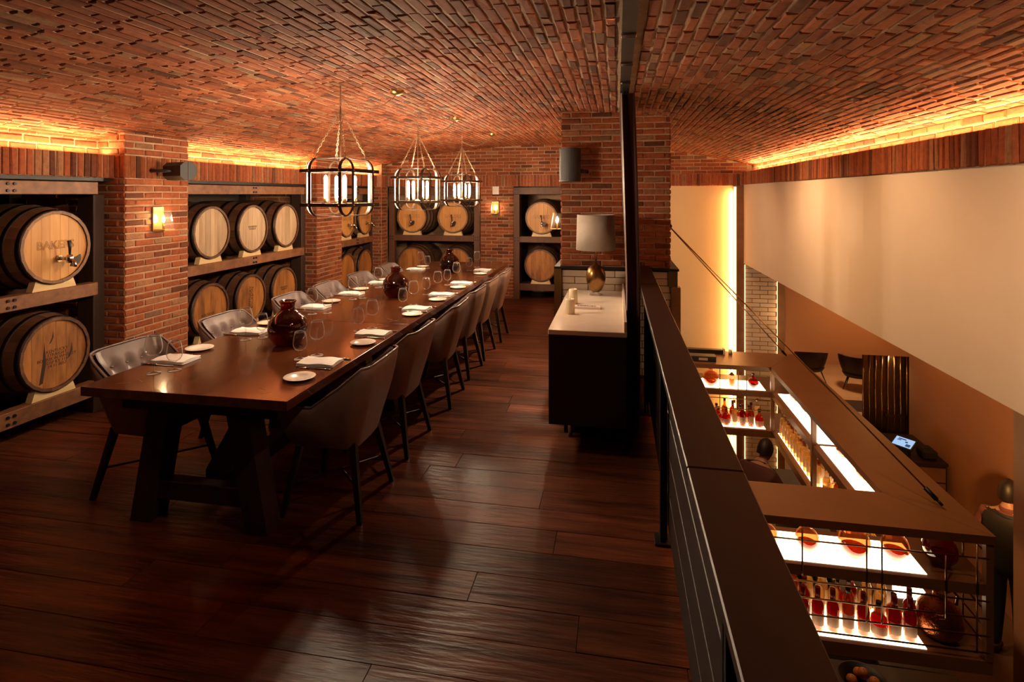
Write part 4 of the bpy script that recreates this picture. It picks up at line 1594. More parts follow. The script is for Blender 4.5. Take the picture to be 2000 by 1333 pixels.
def candle(label, loc, h):
    t = thing('pillar_candle', label, 'candle', loc, 0, 'ivory candles on the sideboard')
    r = 0.036
    ob('wax_body', MB().lathe([(0, 0), (r, 0), (r, h - 0.006), (r - 0.004, h), (r - 0.010, h - 0.001), (r - 0.016, h - 0.009), (0, h - 0.011)], 28), WAX, t)
    ob('wick', MB().tube([(0, 0, h - 0.012), (0.001, 0, h + 0.002), (0.004, 0, h + 0.009)], 0.0012, 6), CAPB, t)


candle('ivory pillar candle nearest the front of the sideboard', (-0.355, 4.395, SZ), 0.115)
candle('ivory pillar candle standing behind the other, nearer the brass lamp', (-0.362, 4.80, SZ), 0.125)
t = thing('table_sign', 'small pale pink lettered block lying beside the front candle', 'sign', (-0.26, 4.63, SZ), 0.03)
ob('block', MB().box(-0.13, 0.13, -0.035, 0.035, 0, 0.018, 0.003), ROSE, t)
text('RESERVED', 0.034, CABW, t, (0.02, 0.0, 0.0186), rot=(0, 0, 0))

# ------------------------------------------------------------------ curtain and its track
t = thing('curtain', 'tall brown curtain gathered beside the railing in front of the pillar', 'curtain', (0.117, 4.25, 0))
P = []
nz, ny = 24, 110
for j in range(nz + 1):
    z = 0.02 + (ceil_h(0.1) - 0.05) * j / nz
    k = j / nz
    row = []
    for i in range(ny + 1):
        q = i / ny
        amp = 0.040 + 0.012 * k + 0.004 * math.sin(5 * q + 3 * k)
        ph = q * 2 * PI * 11 + 0.5 * math.sin(3 * k + 7 * q)
        row.append((amp * math.sin(ph) - 0.042 * max(0.0, (z - 1.1) / 1.4), q * (0.95 + 0.1 * (1 - k)) + 0.018 * math.cos(2 * ph), z))
    P.append(row)
m = MB().grid(P)
m.grid([[(p[0] + 0.003, p[1], p[2]) for p in row] for row in P])
ob('cloth', m, CURT, t)
P = []
for j in range(nz + 1):
    z = 0.02 + (ceil_h(0.1) - 0.05) * j / nz
    P.append([(-0.046 - 0.042 * max(0.0, (z - 1.1) / 1.4) + 0.006 * math.sin(i * 1.3 + j * 0.05), -0.01 + 0.06 * i / 8, z) for i in range(9)])
ob('lit_hem', MB().grid(P), LEATHER, t)  # paler colour here paints the light on the curtain's front edge
t = thing('curtain_track', 'black metal curtain track recessed along the brick ceiling over the railing', 'track', (0.055, 3.1, ceil_h(0.055)))
ob('channel', MB().box(-0.032, 0.032, -2.4, 2.4, -0.022, 0.012), BLACKM, t)
for k in range(10):
    ob('glider', MB().box(-0.008, 0.008, 1.15 + 0.1 * k, 1.17 + 0.1 * k, -0.05, -0.022), BLACKM, t)
for yy in (-0.95, -0.35, 0.25, 0.8):
    ob('joiner', MB().box(-0.036, 0.036, yy - 0.03, yy + 0.03, -0.03, -0.02, 0.002), STEEL, t)

# ------------------------------------------------------------------ railing
t = thing('railing', 'dark bronze balcony railing with wide flat top along the void', 'railing', (0.235, 3.0, 0))
for (y0, y1) in ((-0.45, 1.452), (1.456, 4.37), (4.374, 5.488)):
    ob('top_rail', MB().box(-0.066, 0.068, y0 - 3.0, y1 - 3.0, 1.052, 1.08, 0.003), RAILM, t)
for yp in (-0.3, 1.22, 2.96, 4.66):
    p_ = ob('post', MB().box(-0.022, 0.014, yp - 3.0 - 0.006, yp - 3.0 + 0.006, 0.0, 1.052), BLACKM, t)
    ob('post_flange', MB().box(-0.022, 0.0, yp - 3.0 - 0.03, yp - 3.0 + 0.03, 0.012, 1.04, 0.002), BLACKM, t)
    ob('base_plate', MB().box(-0.05, 0.05, yp - 3.0 - 0.05, yp - 3.0 + 0.05, 0.0, 0.012, 0.002), BLACKM, p_)
for (y0, y1) in ((-0.45, 1.21), (1.23, 2.95), (2.97, 4.65), (4.67, 5.48)):
    for k in range(5):
        z0 = 0.07 + k * 0.195
        ob('panel_board', MB().box(0.018, 0.040, y0 - 3.0, y1 - 3.0, z0, z0 + 0.186, 0.003), RAILP, t)

# ------------------------------------------------------------------ bottle shelving hung over the lower bar
X0, X1, Y0, Y1 = 0.40, 2.34, 4.06, 8.20          # outer plan
IX0, IX1, IY0, IY1 = 0.86, 1.88, 4.52, 7.54      # inner opening
HT = -0.40
bar = thing('bottle_shelving', 'square ring of timber bottle shelves with lit panels hanging over the bar', 'shelving', (0, 0, 0))
OUT = [(X0, Y0), (X1, Y0), (X1, Y1), (X0, Y1)]
INN = [(IX0, IY0), (IX1, IY0), (IX1, IY1), (IX0, IY1)]


def ring(name, z0, z1, mat, inset=0.0, g=0.002):
    res = []
    for k in range(4):
        k2 = (k + 1) % 4
        o1, o2, i2, i1 = [Vector(p) for p in (OUT[k], OUT[k2], INN[k2], INN[k])]
        if inset:
            c = (o1 + o2 + i1 + i2) / 4
            sgn = [(1, 1), (-1, 1), (-1, -1), (1, -1)]
            o1 = o1 + Vector(sgn[k]) * inset
            o2 = o2 + Vector(sgn[k2]) * inset
            i1 = i1 - Vector(sgn[k]) * inset
            i2 = i2 - Vector(sgn[k2]) * inset
        d = (o2 - o1).normalized() * g
        res.append(ob(name, MB().prism([tuple(o1 + d), tuple(o2 - d), tuple(i2 - d), tuple(i1 + d)], z0, z1), mat, bar))
    return res


ring('top_panel', HT - 0.055, HT, BART)
ring('shelf', -0.785, -0.715, BARW, 0.012)
ring('shelf', -1.285, -1.20, BARW, 0.012)
for (z) in (-0.715, -1.20):
    for (a0, a1, b0, b1) in ((0.92, 1.975, 4.112, 4.445), (1.955, 2.245, 4.60, 6.02), (1.955, 2.245, 6.08, 7.50), (0.92, 1.835, 7.60, 7.95)):
        ob('light_panel', MB().box(a0, a1, b0, b1, z - 0.004, z + 0.003), LEDP, bar)
PX = [(X1 - 0.03, Y0 + 0.03), (IX1 + 0.025, IY0 - 0.025), (X1 - 0.03, Y1 - 0.03), (IX1 + 0.025, IY1 + 0.025), (IX1 + 0.025, 6.05), (X1 - 0.03, 6.05),
      (IX0 - 0.025, IY1 + 0.025), (IX0 - 0.025, IY0 - 0.025), (X0 + 0.03, Y0 + 0.03), (X0 + 0.03, Y1 - 0.03)]
for (x, y) in PX:
    ob('post', MB().box(x - 0.022, x + 0.022, y - 0.022, y + 0.022, -1.20, HT - 0.055, 0.002), BARW, bar)


def rod(p, q):
    ob('rod', MB().tube([p, q], 0.0055, 8), OLDBRASS, bar)


for z in (-0.55, -0.82, -0.93, -1.04, -1.145):
    rod((X0 + 0.05, Y0 + 0.012, z), (X1 - 0.03, Y0 + 0.012, z))
    rod((X1 - 0.012, Y0 + 0.03, z), (X1 - 0.012, Y1 - 0.03, z))
for z in (-0.82, -0.95):
    rod((IX0, IY1 + 0.008, z), (IX1, IY1 + 0.008, z))
for (x, za, zb) in ((1.21, -0.78, -0.46), (1.60, -1.04, -0.46), (1.69, -1.04, -0.46), (2.06, -0.95, -0.55), (2.235, -1.145, -0.46)):
    rod((x, Y0 + 0.004, za), (x, Y0 + 0.004, zb))
for y in (4.4, 5.0, 5.6, 6.6, 7.2):
    rod((X1 - 0.005, y, -1.145), (X1 - 0.005, y, -0.46))
for x in (1.28, 1.50, 1.60):
    rod((x, IY1 + 0.016, -1.0), (x, IY1 + 0.016, -0.46))

# suspension cables from the pillar to the shelving
A_END = (0.515, 5.90, 1.43)
for lab, e in (('steel cable from the pillar to the far corner of the bottle shelving', (2.20, 8.05, HT + 0.02)),
               ('steel cable with turnbuckle from the pillar to the near corner of the bottle shelving', (2.19, 4.36, HT + 0.02))):
    t = thing('suspension_cable', lab, 'cable', A_END)
    d = Vector(e) - Vector(A_END)
    ob('wire', MB().tube([(0, 0, 0), tuple(d * 0.97)], 0.006, 8), OLDBRASS, t)
    ob('wall_eye', MB().lathe([(0, -0.03), (0.02, -0.02), (0.022, 0.02), (0, 0.03)], 12, R(PI / 2, 'Y')), BLACKM, t)
    ob('turnbuckle', MB().tube([tuple(d * 0.955), tuple(d * 0.985)], 0.016, 10), BLACKM, t)
    ob('clevis', MB().tube([tuple(d * 0.985), tuple(d)], 0.010, 8), BLACKM, t)


# ------------------------------------------------------------------ bottles
def bottle_proto(kind):
    t = thing('spirit_bottle', '', 'bottle')
    if kind == 'wax':
        pr = [(0, 0), (0.036, 0), (0.039, 0.006), (0.039, 0.15), (0.034, 0.175), (0.017, 0.20), (0.0145, 0.26), (0.016, 0.268), (0.0, 0.27)]
        lq, cap, cz = REDL, CAPR, (0.0165, 0.205, 0.275)
        lab = (0.0395, 0.035, 0.115)
    elif kind == 'squat':
        pr = [(0, 0), (0.044, 0), (0.050, 0.008), (0.052, 0.08), (0.046, 0.125), (0.020, 0.155), (0.015, 0.195), (0.0, 0.197)]
        lq, cap, cz = REDL, CAPB, (0.018, 0.187, 0.225)
        lab = (0.0525, 0.03, 0.085)
    elif kind == 'tall':
        pr = [(0, 0), (0.032, 0), (0.035, 0.006), (0.035, 0.19), (0.026, 0.215), (0.0135, 0.24), (0.0135, 0.30), (0.0, 0.302)]
        lq, cap, cz = PALEL, CAPG, (0.0155, 0.285, 0.32)
        lab = (0.0355, 0.05, 0.15)
    elif kind == 'square':
        pr = [(0, 0), (0.040, 0), (0.043, 0.006), (0.043, 0.14), (0.040, 0.155), (0.017, 0.165), (0.0145, 0.22), (0.0, 0.222)]
        lq, cap, cz = AMBL, CAPB, (0.017, 0.212, 0.25)
        lab = (0.0435, 0.03, 0.12)
    else:
        pr = [(0, 0), (0.034, 0), (0.037, 0.006), (0.037, 0.17), (0.028, 0.195), (0.0145, 0.22), (0.0135, 0.275), (0.0, 0.277)]
        lq, cap, cz = AMBL, CAPB, (0.0155, 0.262, 0.30)
        lab = (0.0375, 0.04, 0.13)
    n = 4 if kind == 'square' else 18
    M = R(PI / 4, 'Z') if n == 4 else None
    sm = n > 4
    ob('glass_body', MB().lathe(pr, n, M, smooth=sm), AMBG if kind != 'tall' else CLEAR, t)
    lv = [(max(r - 0.003, 0), z + (0.006 if i < 2 else 0)) for i, (r, z) in enumerate(pr[:-3])]
    ob('liquid', MB().lathe(lv + [(0, lv[-1][1])], n, M, smooth=sm), lq, t)
    ob('cap', MB().cyl(cz[0], cz[1], cz[2], 12), cap, t)
    if n == 4:
        ob('paper_label', MB().box(-0.027, 0.027, -0.0325, -0.0315, lab[1], lab[2]), LABC, t)
    else:
        ob('paper_label', MB().lathe([(lab[0], lab[1]), (lab[0], lab[2])], 10, smooth=True, a0=-PI * 0.85, a1=-PI * 0.15), LABC, t)
    return t


BP = {}
CNAME = {'wax': 'red capped bottle', 'squat': 'squat red bottle', 'tall': 'tall pale gold-capped bottle',
         'square': 'square amber bottle', 'round': 'round amber bottle'}


def place_bottle(kind, label, loc, group, rz=0.0):
    if kind not in BP:
        t = BP[kind] = bottle_proto(kind)
    else:
        t = copy_tree(BP[kind])
    t['label'], t['group'] = label, group
    t.location = loc
    t.rotation_euler = (0, 0, rz)


ZB = -1.197
for r_, (y, n, xa, row) in enumerate(((4.185, 10, 1.06, 'front row'), (4.285, 10, 1.10, 'second row'), (4.385, 9, 1.06, 'back row'))):
    for i in range(n):
        kind = (['wax'] * 5 + ['squat', 'wax', 'round'] if r_ == 0 else ['tall', 'wax', 'tall', 'round', 'tall', 'squat', 'tall'])[(i * 3 + r_ * 2) % (8 if r_ == 0 else 7)]
        j = n - 1 - i
        place_bottle(kind, '%s, %s from the copper jug, %s of the near lit shelf' % (CNAME[kind], ORD[j], row),
                     (xa + i * 0.0945, y, ZB), 'bottles on the near lower shelf', rng.uniform(-0.4, 0.4))
kinds = ['tall', 'round', 'tall', 'squat', 'tall', 'square', 'tall', 'wax', 'round']
for r_, (x, row) in enumerate(((1.985, 'inner row'), (2.085, 'middle row'), (2.185, 'outer row'))):
    seg = 'far half'
    ylist = [7.42 - 0.112 * i for i in range(12)] + [5.94 - 0.112 * i for i in range(11)]
    for i, y in enumerate(ylist):
        half = 'beyond' if i < 12 else 'before'
        k = i if i < 12 else i - 12
        kind = kinds[(i * 2 + r_ * 5 + i // 4) % 9]
        place_bottle(kind, '%s, %s %s the middle post, %s of the long lit shelf' % (CNAME[kind], ORD[(11 - k) if i < 12 else k], half, row),
                     (x, y, ZB), 'bottles on the long lower shelf', PI / 2 * 0 + rng.uniform(-0.5, 0.5) - 0.8)
kinds2 = ['squat', 'round', 'wax', 'tall', 'squat', 'squat', 'wax', 'round']
for r_, (y, n, row) in enumerate(((7.665, 8, 'front row'), (7.775, 7, 'second row'))):
    for i in range(n):
        kind = kinds2[(i + r_ * 3) % 8]
        place_bottle(kind, '%s, %s from the corner post, %s of the far lit shelf' % (CNAME[kind], ORD[i], row),
                     (1.775 - i * 0.1, y, ZB), 'bottles on the far lower shelf', rng.uniform(-0.3, 0.3))


def flask(label, x, y, z, r, mat=AMBG, neck=0.05, name='glass_flask', fill=0.35, grp='round flasks on the upper shelves'):
    t = thing(name, label, 'flask', (x, y, z), 0, grp)
    pr = [(0.0, 0.0), (r * 0.55, 0.0)]
    for k in range(1, 10):
        a_ = -PI / 2 + PI * (0.12 + 0.80 * k / 10)
        pr.append((r * math.cos(a_), r * 0.95 + r * math.sin(a_)))
    zt = pr[-1][1]
    pr += [(r * 0.27, zt + r * 0.06), (r * 0.24, zt + neck), (r * 0.30, zt + neck + 0.006), (r * 0.22, zt + neck + 0.006)]
    ob('glass_body', MB().lathe(pr, 32), mat, t)
    lv = [(max(p[0] - 0.004, 0), p[1] + 0.004) for p in pr if p[1] < r * 2 * fill]
    ob('liquid', MB().lathe(lv + [(0, lv[-1][1])], 28), DARKL, t)
    ob('lip', MB().lathe([(r * 0.24, zt + neck), (r * 0.32, zt + neck + 0.004), (r * 0.30, zt + neck + 0.012), (r * 0.23, zt + neck + 0.010)], 24, closed=True), mat, t)
    return t


ZS = -0.711
flask('small round amber flask on the near upper shelf, second from the railing', 1.30, 4.26, ZS, 0.076)
flask('amber flask on the near upper shelf closest to the railing', 1.03, 4.26, ZS, 0.076)
flask('large round amber flask in the middle of the near upper shelf', 1.592, 4.24, ZS, 0.098)
flask('round amber flask at the end of the near lit panel', 1.852, 4.26, ZS, 0.086)
flask('big dark round flask at the near outer corner of the upper shelf', 2.12, 4.25, ZS, 0.105, REDG)
flask('round clear flask on the far upper shelf nearest the railing', 1.19, 7.70, ZS, 0.100)
flask('small dark flask on the far upper shelf beside the corner post', 1.71, 7.70, ZS, 0.062, REDG)
for i, (y, r) in enumerate(((7.30, 0.08), (6.95, 0.06), (6.62, 0.07), (5.82, 0.09), (5.40, 0.075), (4.95, 0.09))):
    flask('amber flask on the long upper shelf, %s from the far corner' % ORD[i], 2.11, y, ZS, r)
t = thing('lidded_jar', 'clear lidded glass jar between the flasks on the far upper shelf', 'jar', (1.45, 7.70, ZS))
ob('glass_body', MB().lathe([(0, 0), (0.042, 0), (0.045, 0.01), (0.036, 0.13), (0.030, 0.14), (0.028, 0.14), (0.034, 0.128), (0.042, 0.01), (0, 0.006)], 28), SCLEAR, t)
ob('liquid', MB().lathe([(0, 0.008), (0.041, 0.012), (0.036, 0.085), (0, 0.085)], 24), AMBL, t)
ob('lid', MB().lathe([(0.031, 0.14), (0.033, 0.147), (0.018, 0.158), (0.014, 0.172), (0.0, 0.176)], 20), OLDBRASS, t)
t = thing('copper_jug', 'large hammered copper jug at the outer corner of the near lower shelf', 'jug', (2.125, 4.27, -1.199))
cop = plain('hammered_copper', (0.42, 0.13, 0.045), 0.25, 0.95, bump=0.6, bscale=60, col2=(0.30, 0.09, 0.03), scale=(10, 10, 10))
ob('body', MB().lathe([(0, 0), (0.09, 0), (0.128, 0.05), (0.138, 0.11), (0.122, 0.18), (0.075, 0.235), (0.040, 0.25), (0.036, 0.28), (0.044, 0.295), (0.038, 0.296), (0.032, 0.27),
                       (0.0, 0.25)], 40), cop, t)
ob('handle', MB().tube([(0.04, 0.0, 0.285), (0.09, 0.02, 0.29), (0.125, 0.03, 0.25), (0.118, 0.03, 0.19)], 0.009, 10), cop, t)

# bits on the canopy
t = thing('black_equipment_box', 'low black equipment box with a pale label on the far canopy panel', 'box', (1.09, 7.70, HT))
ob('case', MB().box(-0.16, 0.16, -0.07, 0.07, 0, 0.07, 0.004), SPKR, t)
ob('label_plate', MB().box(-0.055, 0.055, -0.0715, -0.070, 0.018, 0.05), LABC, t)
t = thing('equipment_bar', 'long dark bar standing along the back of the far canopy panel', 'bar', (1.10, 8.05, HT))
ob('case', MB().box(-0.30, 0.30, -0.04, 0.04, 0, 0.06, 0.004), SPKR, t)
ob('end_cap', MB().box(0.30, 0.325, -0.04, 0.04, 0, 0.075, 0.003), WHITEP, t)
o = ob('white_cup', MB().lathe([(0, 0), (0.022, 0), (0.026, 0.06), (0.023, 0.06), (0.02, 0.004), (0, 0.004)], 20), WHITEP, None, (1.50, 8.06, HT))
tag(o, 'small white cup on the back of the far canopy panel', 'cup')

# ------------------------------------------------------------------ lower bar, seating, station
for lab, (a0, a1, b0, b1) in (('dark bar counter on the lower floor holding the bowl of oranges', (0.0, 2.5, 4.10, 4.80)),
                              ('dark bar counter on the lower floor along the seating side', (1.98, 2.5, 4.805, 8.0)),
                              ('dark bar counter on the lower floor before the cream wall', (0.0, 1.975, 7.62, 8.0))):
    t = thing('bar_counter', lab, 'counter', ((a0 + a1) / 2, (b0 + b1) / 2, ZL), 0, 'bar counters under the shelving')
    hx, hy = (a1 - a0) / 2, (b1 - b0) / 2
    ob('counter_top', MB().box(-hx, hx, -hy, hy, 1.00, 1.04, 0.004), CABW, t)
    ob('counter_body', MB().box(-hx + 0.06, hx - 0.06, -hy + 0.06, hy - 0.06, 0, 1.0), CABW, t)
t = thing('orange_bowl', 'dark bowl of oranges on the bar counter', 'bowl', (1.76, 4.53, ZL + 1.04))
ob('bowl', MB().lathe([(0, 0.0), (0.06, 0.0), (0.13, 0.05), (0.16, 0.09), (0.155, 0.09), (0.125, 0.055), (0.05, 0.008), (0, 0.008)], 32), BLACKM, t)
owhere = ['nearest the steel tray', 'at the back of the bowl', 'at the front edge of the bowl', 'on top of the pile', 'nearest the bar end']
for i, (dx, dy, dz) in enumerate(((-0.075, 0.0, 0.065), (0.0, 0.075, 0.065), (0.005, -0.075, 0.065), (0.0, 0.0, 0.125), (0.08, 0.005, 0.065))):
    o = thing('orange', 'orange in the dark bowl on the bar, ' + owhere[i], 'fruit', (1.76 + dx, 4.53 + dy, ZL + 1.04 + dz), 0, 'oranges in the bar bowl')
    ob('fruit', MB().lathe([(0, -0.036), (0.02, -0.031), (0.035, -0.012), (0.038, 0.004), (0.03, 0.024), (0.012, 0.034), (0, 0.033)], 20), ORANGE, o)
    ob('stem', MB().cyl(0.003, 0.031, 0.036, 6), CABW, o)
t = thing('steel_tray', 'steel tool tray on the bar counter beside the oranges', 'tray', (1.49, 4.62, ZL + 1.04))
ob('base', MB().box(-0.11, 0.11, -0.16, 0.16, 0, 0.006, 0.002), STEEL, t)
for (a0, a1, b0, b1) in ((-0.11, 0.11, -0.16, -0.154), (-0.11, 0.11, 0.154, 0.16), (-0.11, -0.104, -0.154, 0.154), (0.104, 0.11, -0.154, 0.154)):
    ob('rim', MB().box(a0, a1, b0, b1, 0.006, 0.05), STEEL, t)

t = thing('service_station', 'dark wooden waiter station against the lower wall', 'cabinet', (3.92, 8.70, ZL))
ob('top', MB().box(-0.34, 0.31, -0.42, 0.50, 1.11, 1.15, 0.004), CABW, t)
ob('body', MB().box(-0.32, 0.30, -0.40, 0.48, 0, 1.11), CABW, t)
d_ = ob('drawer', MB().box(-0.30, 0.28, -0.412, -0.40, 0.90, 1.08, 0.002), BARW, t)
ob('knob', MB().box(-0.06, 0.04, -0.425, -0.412, 0.98, 0.995), BRASS, d_)
ob('door', MB().box(-0.30, 0.28, -0.412, -0.40, 0.08, 0.88, 0.002), BARW, t)
t = thing('till_screen', 'tilted touch screen till glowing blue on the waiter station', 'till', (3.80, 8.50, ZL + 1.15), -0.85)
t.scale = (0.78, 0.78, 0.78)
MT = T(0, 0, 0.20) @ R(0.45, 'X')
ob('casing', MB().box(-0.17, 0.17, -0.125, 0.125, -0.03, 0, 0.004, M=MT), SPKR, t)
s_ = ob('screen', MB().box(-0.145, 0.145, -0.10, 0.10, 0.0, 0.002, M=MT), SCREEN, t)
for (a0, a1, b0, b1) in ((-0.10, 0.02, 0.05, 0.075), (0.05, 0.12, -0.08, -0.02), (0.02, 0.06, 0.0, 0.03), (-0.11, -0.05, 0.02, 0.04)):
    ob('screen_block', MB().box(a0, a1, b0, b1, 0.002, 0.003, M=MT), SCREEND, s_)
ob('stand', MB().box(-0.07, 0.07, -0.02, 0.10, 0, 0.17, 0.004), SPKR, t)
t = thing('receipt_printer', 'black rounded printer beside the glowing till', 'printer', (4.06, 8.46, ZL + 1.15))
ob('casing', MB().box(-0.09, 0.09, -0.11, 0.11, 0, 0.12, 0.025), SPKR, t)
ob('paper_slot', MB().box(-0.05, 0.05, -0.03, -0.02, 0.119, 0.124), BLACKM, t)

t = thing('bronze_screen', 'tall folded bronze screen at the opening of the seating area', 'screen', (4.005, 9.60, ZL))
for k in range(8):
    w_ = 0.087
    ob('panel', MB().box(-0.28 + k * 0.087, -0.28 + k * 0.087 + w_, -0.004, 0.004, 0, 2.2, M=T(0, 0.02 * (k % 2), 0) @ R(0.0, 'Z')), BRONZE, t)
    ob('mullion', MB().cyl(0.014, 0, 2.2, 10, T(-0.28 + k * 0.087, -0.012, 0)), BRONZE, t)
for z in (0.6, 1.25):
    ob('crossbar', MB().box(0.02, 0.33, -0.035, -0.02, z, z + 0.05), BRONZE, t)
t = thing('ceiling_downlight', 'tiny ceiling downlight shining above the bronze screen', 'downlight', (4.10, 9.55, -0.70))
ob('rim', MB().lathe([(0.02, 0.0), (0.034, 0.0), (0.034, 0.02), (0.02, 0.02)], 16, closed=True), STEEL, t)
ob('lamp', MB().lathe([(0, 0.001), (0.012, 0.004), (0.02, 0.014)], 12), BULBS, t)

ob_r = ob('lounge_rug', MB().box(3.2, 5.6, 11.2, 14.0, ZL, ZL + 0.012, 0.003), RUG)
tag(ob_r, 'dark rug on the lower floor beneath the lounge chairs', 'rug')


def lounge(label, x, y, rz):
    t = thing('lounge_chair', label, 'chair', (x, y, ZL + 0.0125), rz, 'lounge chairs on the lower floor')
    P = []
    for k in range(8):
        q = k / 7
        row = []
        for i in range(21):
            a_ = PI * (-0.15 + 1.3 * i / 20) + PI
            s = 0.24 + 0.13 * math.sin(q * PI * 0.5)
            row.append((s * math.cos(a_) * 1.05, s * math.sin(a_), 0.30 + 0.52 * q))
        P.append(row)
    m = MB().grid(P)
    m.grid([[(p[0] * 0.88, p[1] * 0.88, p[2]) for p in r_] for r_ in P])
    m.grid([P[-1], [(p[0] * 0.88, p[1] * 0.88, p[2]) for p in P[-1]]])
    ob('shell', m, LOUNGE, t)
    ob('seat', MB().lathe([(0, 0.30), (0.26, 0.31), (0.30, 0.38), (0.28, 0.43), (0, 0.44)], 24), LOUNGE, t)
    for sx in (-1, 1):
        for sy in (-1, 1):
            ob('leg', MB().tube([(sx * 0.15, sy * 0.15, 0.32), (sx * 0.24, sy * 0.24, 0.0)], [0.016, 0.009], 8), CHAIRLEG, t)


lounge('dark lounge chair on the lower floor closest to the bar', 4.72, 15.2, 0.4)
lounge('dark lounge chair on the lower floor next to the bronze screen', 5.62, 14.85, -0.5)
t = thing('round_table', 'pale round cafe table on the lower floor by the bronze screen', 'table', (4.30, 10.9, ZL))
ob('top', MB().lathe([(0, 0.70), (0.33, 0.70), (0.335, 0.71), (0.33, 0.725), (0, 0.725)], 36), QUARTZ, t)
ob('pedestal', MB().cyl(0.035, 0.02, 0.70, 16), BLACKM, t)
ob('base', MB().lathe([(0, 0.03), (0.06, 0.028), (0.22, 0.008), (0.22, 0), (0, 0)], 28), BLACKM, t)


# ------------------------------------------------------------------ people
def skin_obj(chains, sub=2):
    """chains: lists of (x, y, z, radius); a chain may start with the index of an earlier vertex"""
    V, E, Rr = [], [], []
    for ch in chains:
        prev = None
        for c in ch:
            if isinstance(c, int):
                prev = c
                continue
            V.append(c[:3])
            Rr.append(c[3])
            if prev is not None:
                E.append((prev, len(V) - 1))
            prev = len(V) - 1
    me = bpy.data.meshes.new('tmp')
    me.from_pydata(V, E, [])
    o = bpy.data.objects.new('tmp', me)
    COL.objects.link(o)
    o.modifiers.new('s', 'SKIN')
    sv = me.skin_vertices[0].data
    for i, r in enumerate(Rr):
        sv[i].radius = (r, r) if not isinstance(r, tuple) else r
    sv[0].use_root = True
    mo = o.modifiers.new('u', 'SUBSURF')
    mo.levels = mo.render_levels = sub
    dg = bpy.context.evaluated_depsgraph_get()
    dg.update()
    res = bpy.data.meshes.new_from_object(o.evaluated_get(dg))
    bpy.data.objects.remove(o)
    for p in res.polygons:
        p.use_smooth = True
    return res


def join(meshes, name):
    bm = bmesh.new()
    for m in meshes:
        bm.from_mesh(m)
    me = bpy.data.meshes.new(name)
    bm.to_mesh(me)
    bm.free()
    for p in me.polygons:
        p.use_smooth = True
    me.materials.clear()
    return me


def hand_chains(w, d, side, curl=0.5):
    """palm and five fingers from the wrist w along direction d"""
    w, d = Vector(w), Vector(d).normalized()
    s = d.orthogonal().normalized()
    if abs(s.z) > 0.8:
        s = d.cross(s).normalized()
    n = d.cross(s).normalized()
    palm = [[tuple(w) + (0.026,), tuple(w + d * 0.045) + (0.032,), tuple(w + d * 0.085) + (0.032,)]]
    res = [skin_obj(palm, 2)]
    for k, (off, L) in enumerate(((-0.030, 0.062), (-0.010, 0.074), (0.010, 0.080), (0.030, 0.070))):
        b = w + d * 0.075 + s * off
        p1 = b + d * L * 0.5 + n * L * 0.12 * curl * 2
        p2 = p1 + d * L * 0.32 + n * L * 0.34 * curl * 2
        p3 = p2 + d * L * 0.12 + n * L * 0.32 * curl * 2
        res.append(skin_obj([[tuple(b) + (0.010,), tuple(p1) + (0.009,), tuple(p2) + (0.008,), tuple(p3) + (0.006,)]], 1))
    b = w + d * 0.03 + s * 0.028 * side
    p1 = b + (d * 0.6 + s * side * 0.8).normalized() * 0.038 + n * 0.012
    p2 = p1 + (d * 0.9 + s * side * 0.2).normalized() * 0.030 + n * 0.012
    res.append(skin_obj([[tuple(b) + (0.012,), tuple(p1) + (0.010,), tuple(p2) + (0.007,)]], 1))
    return res


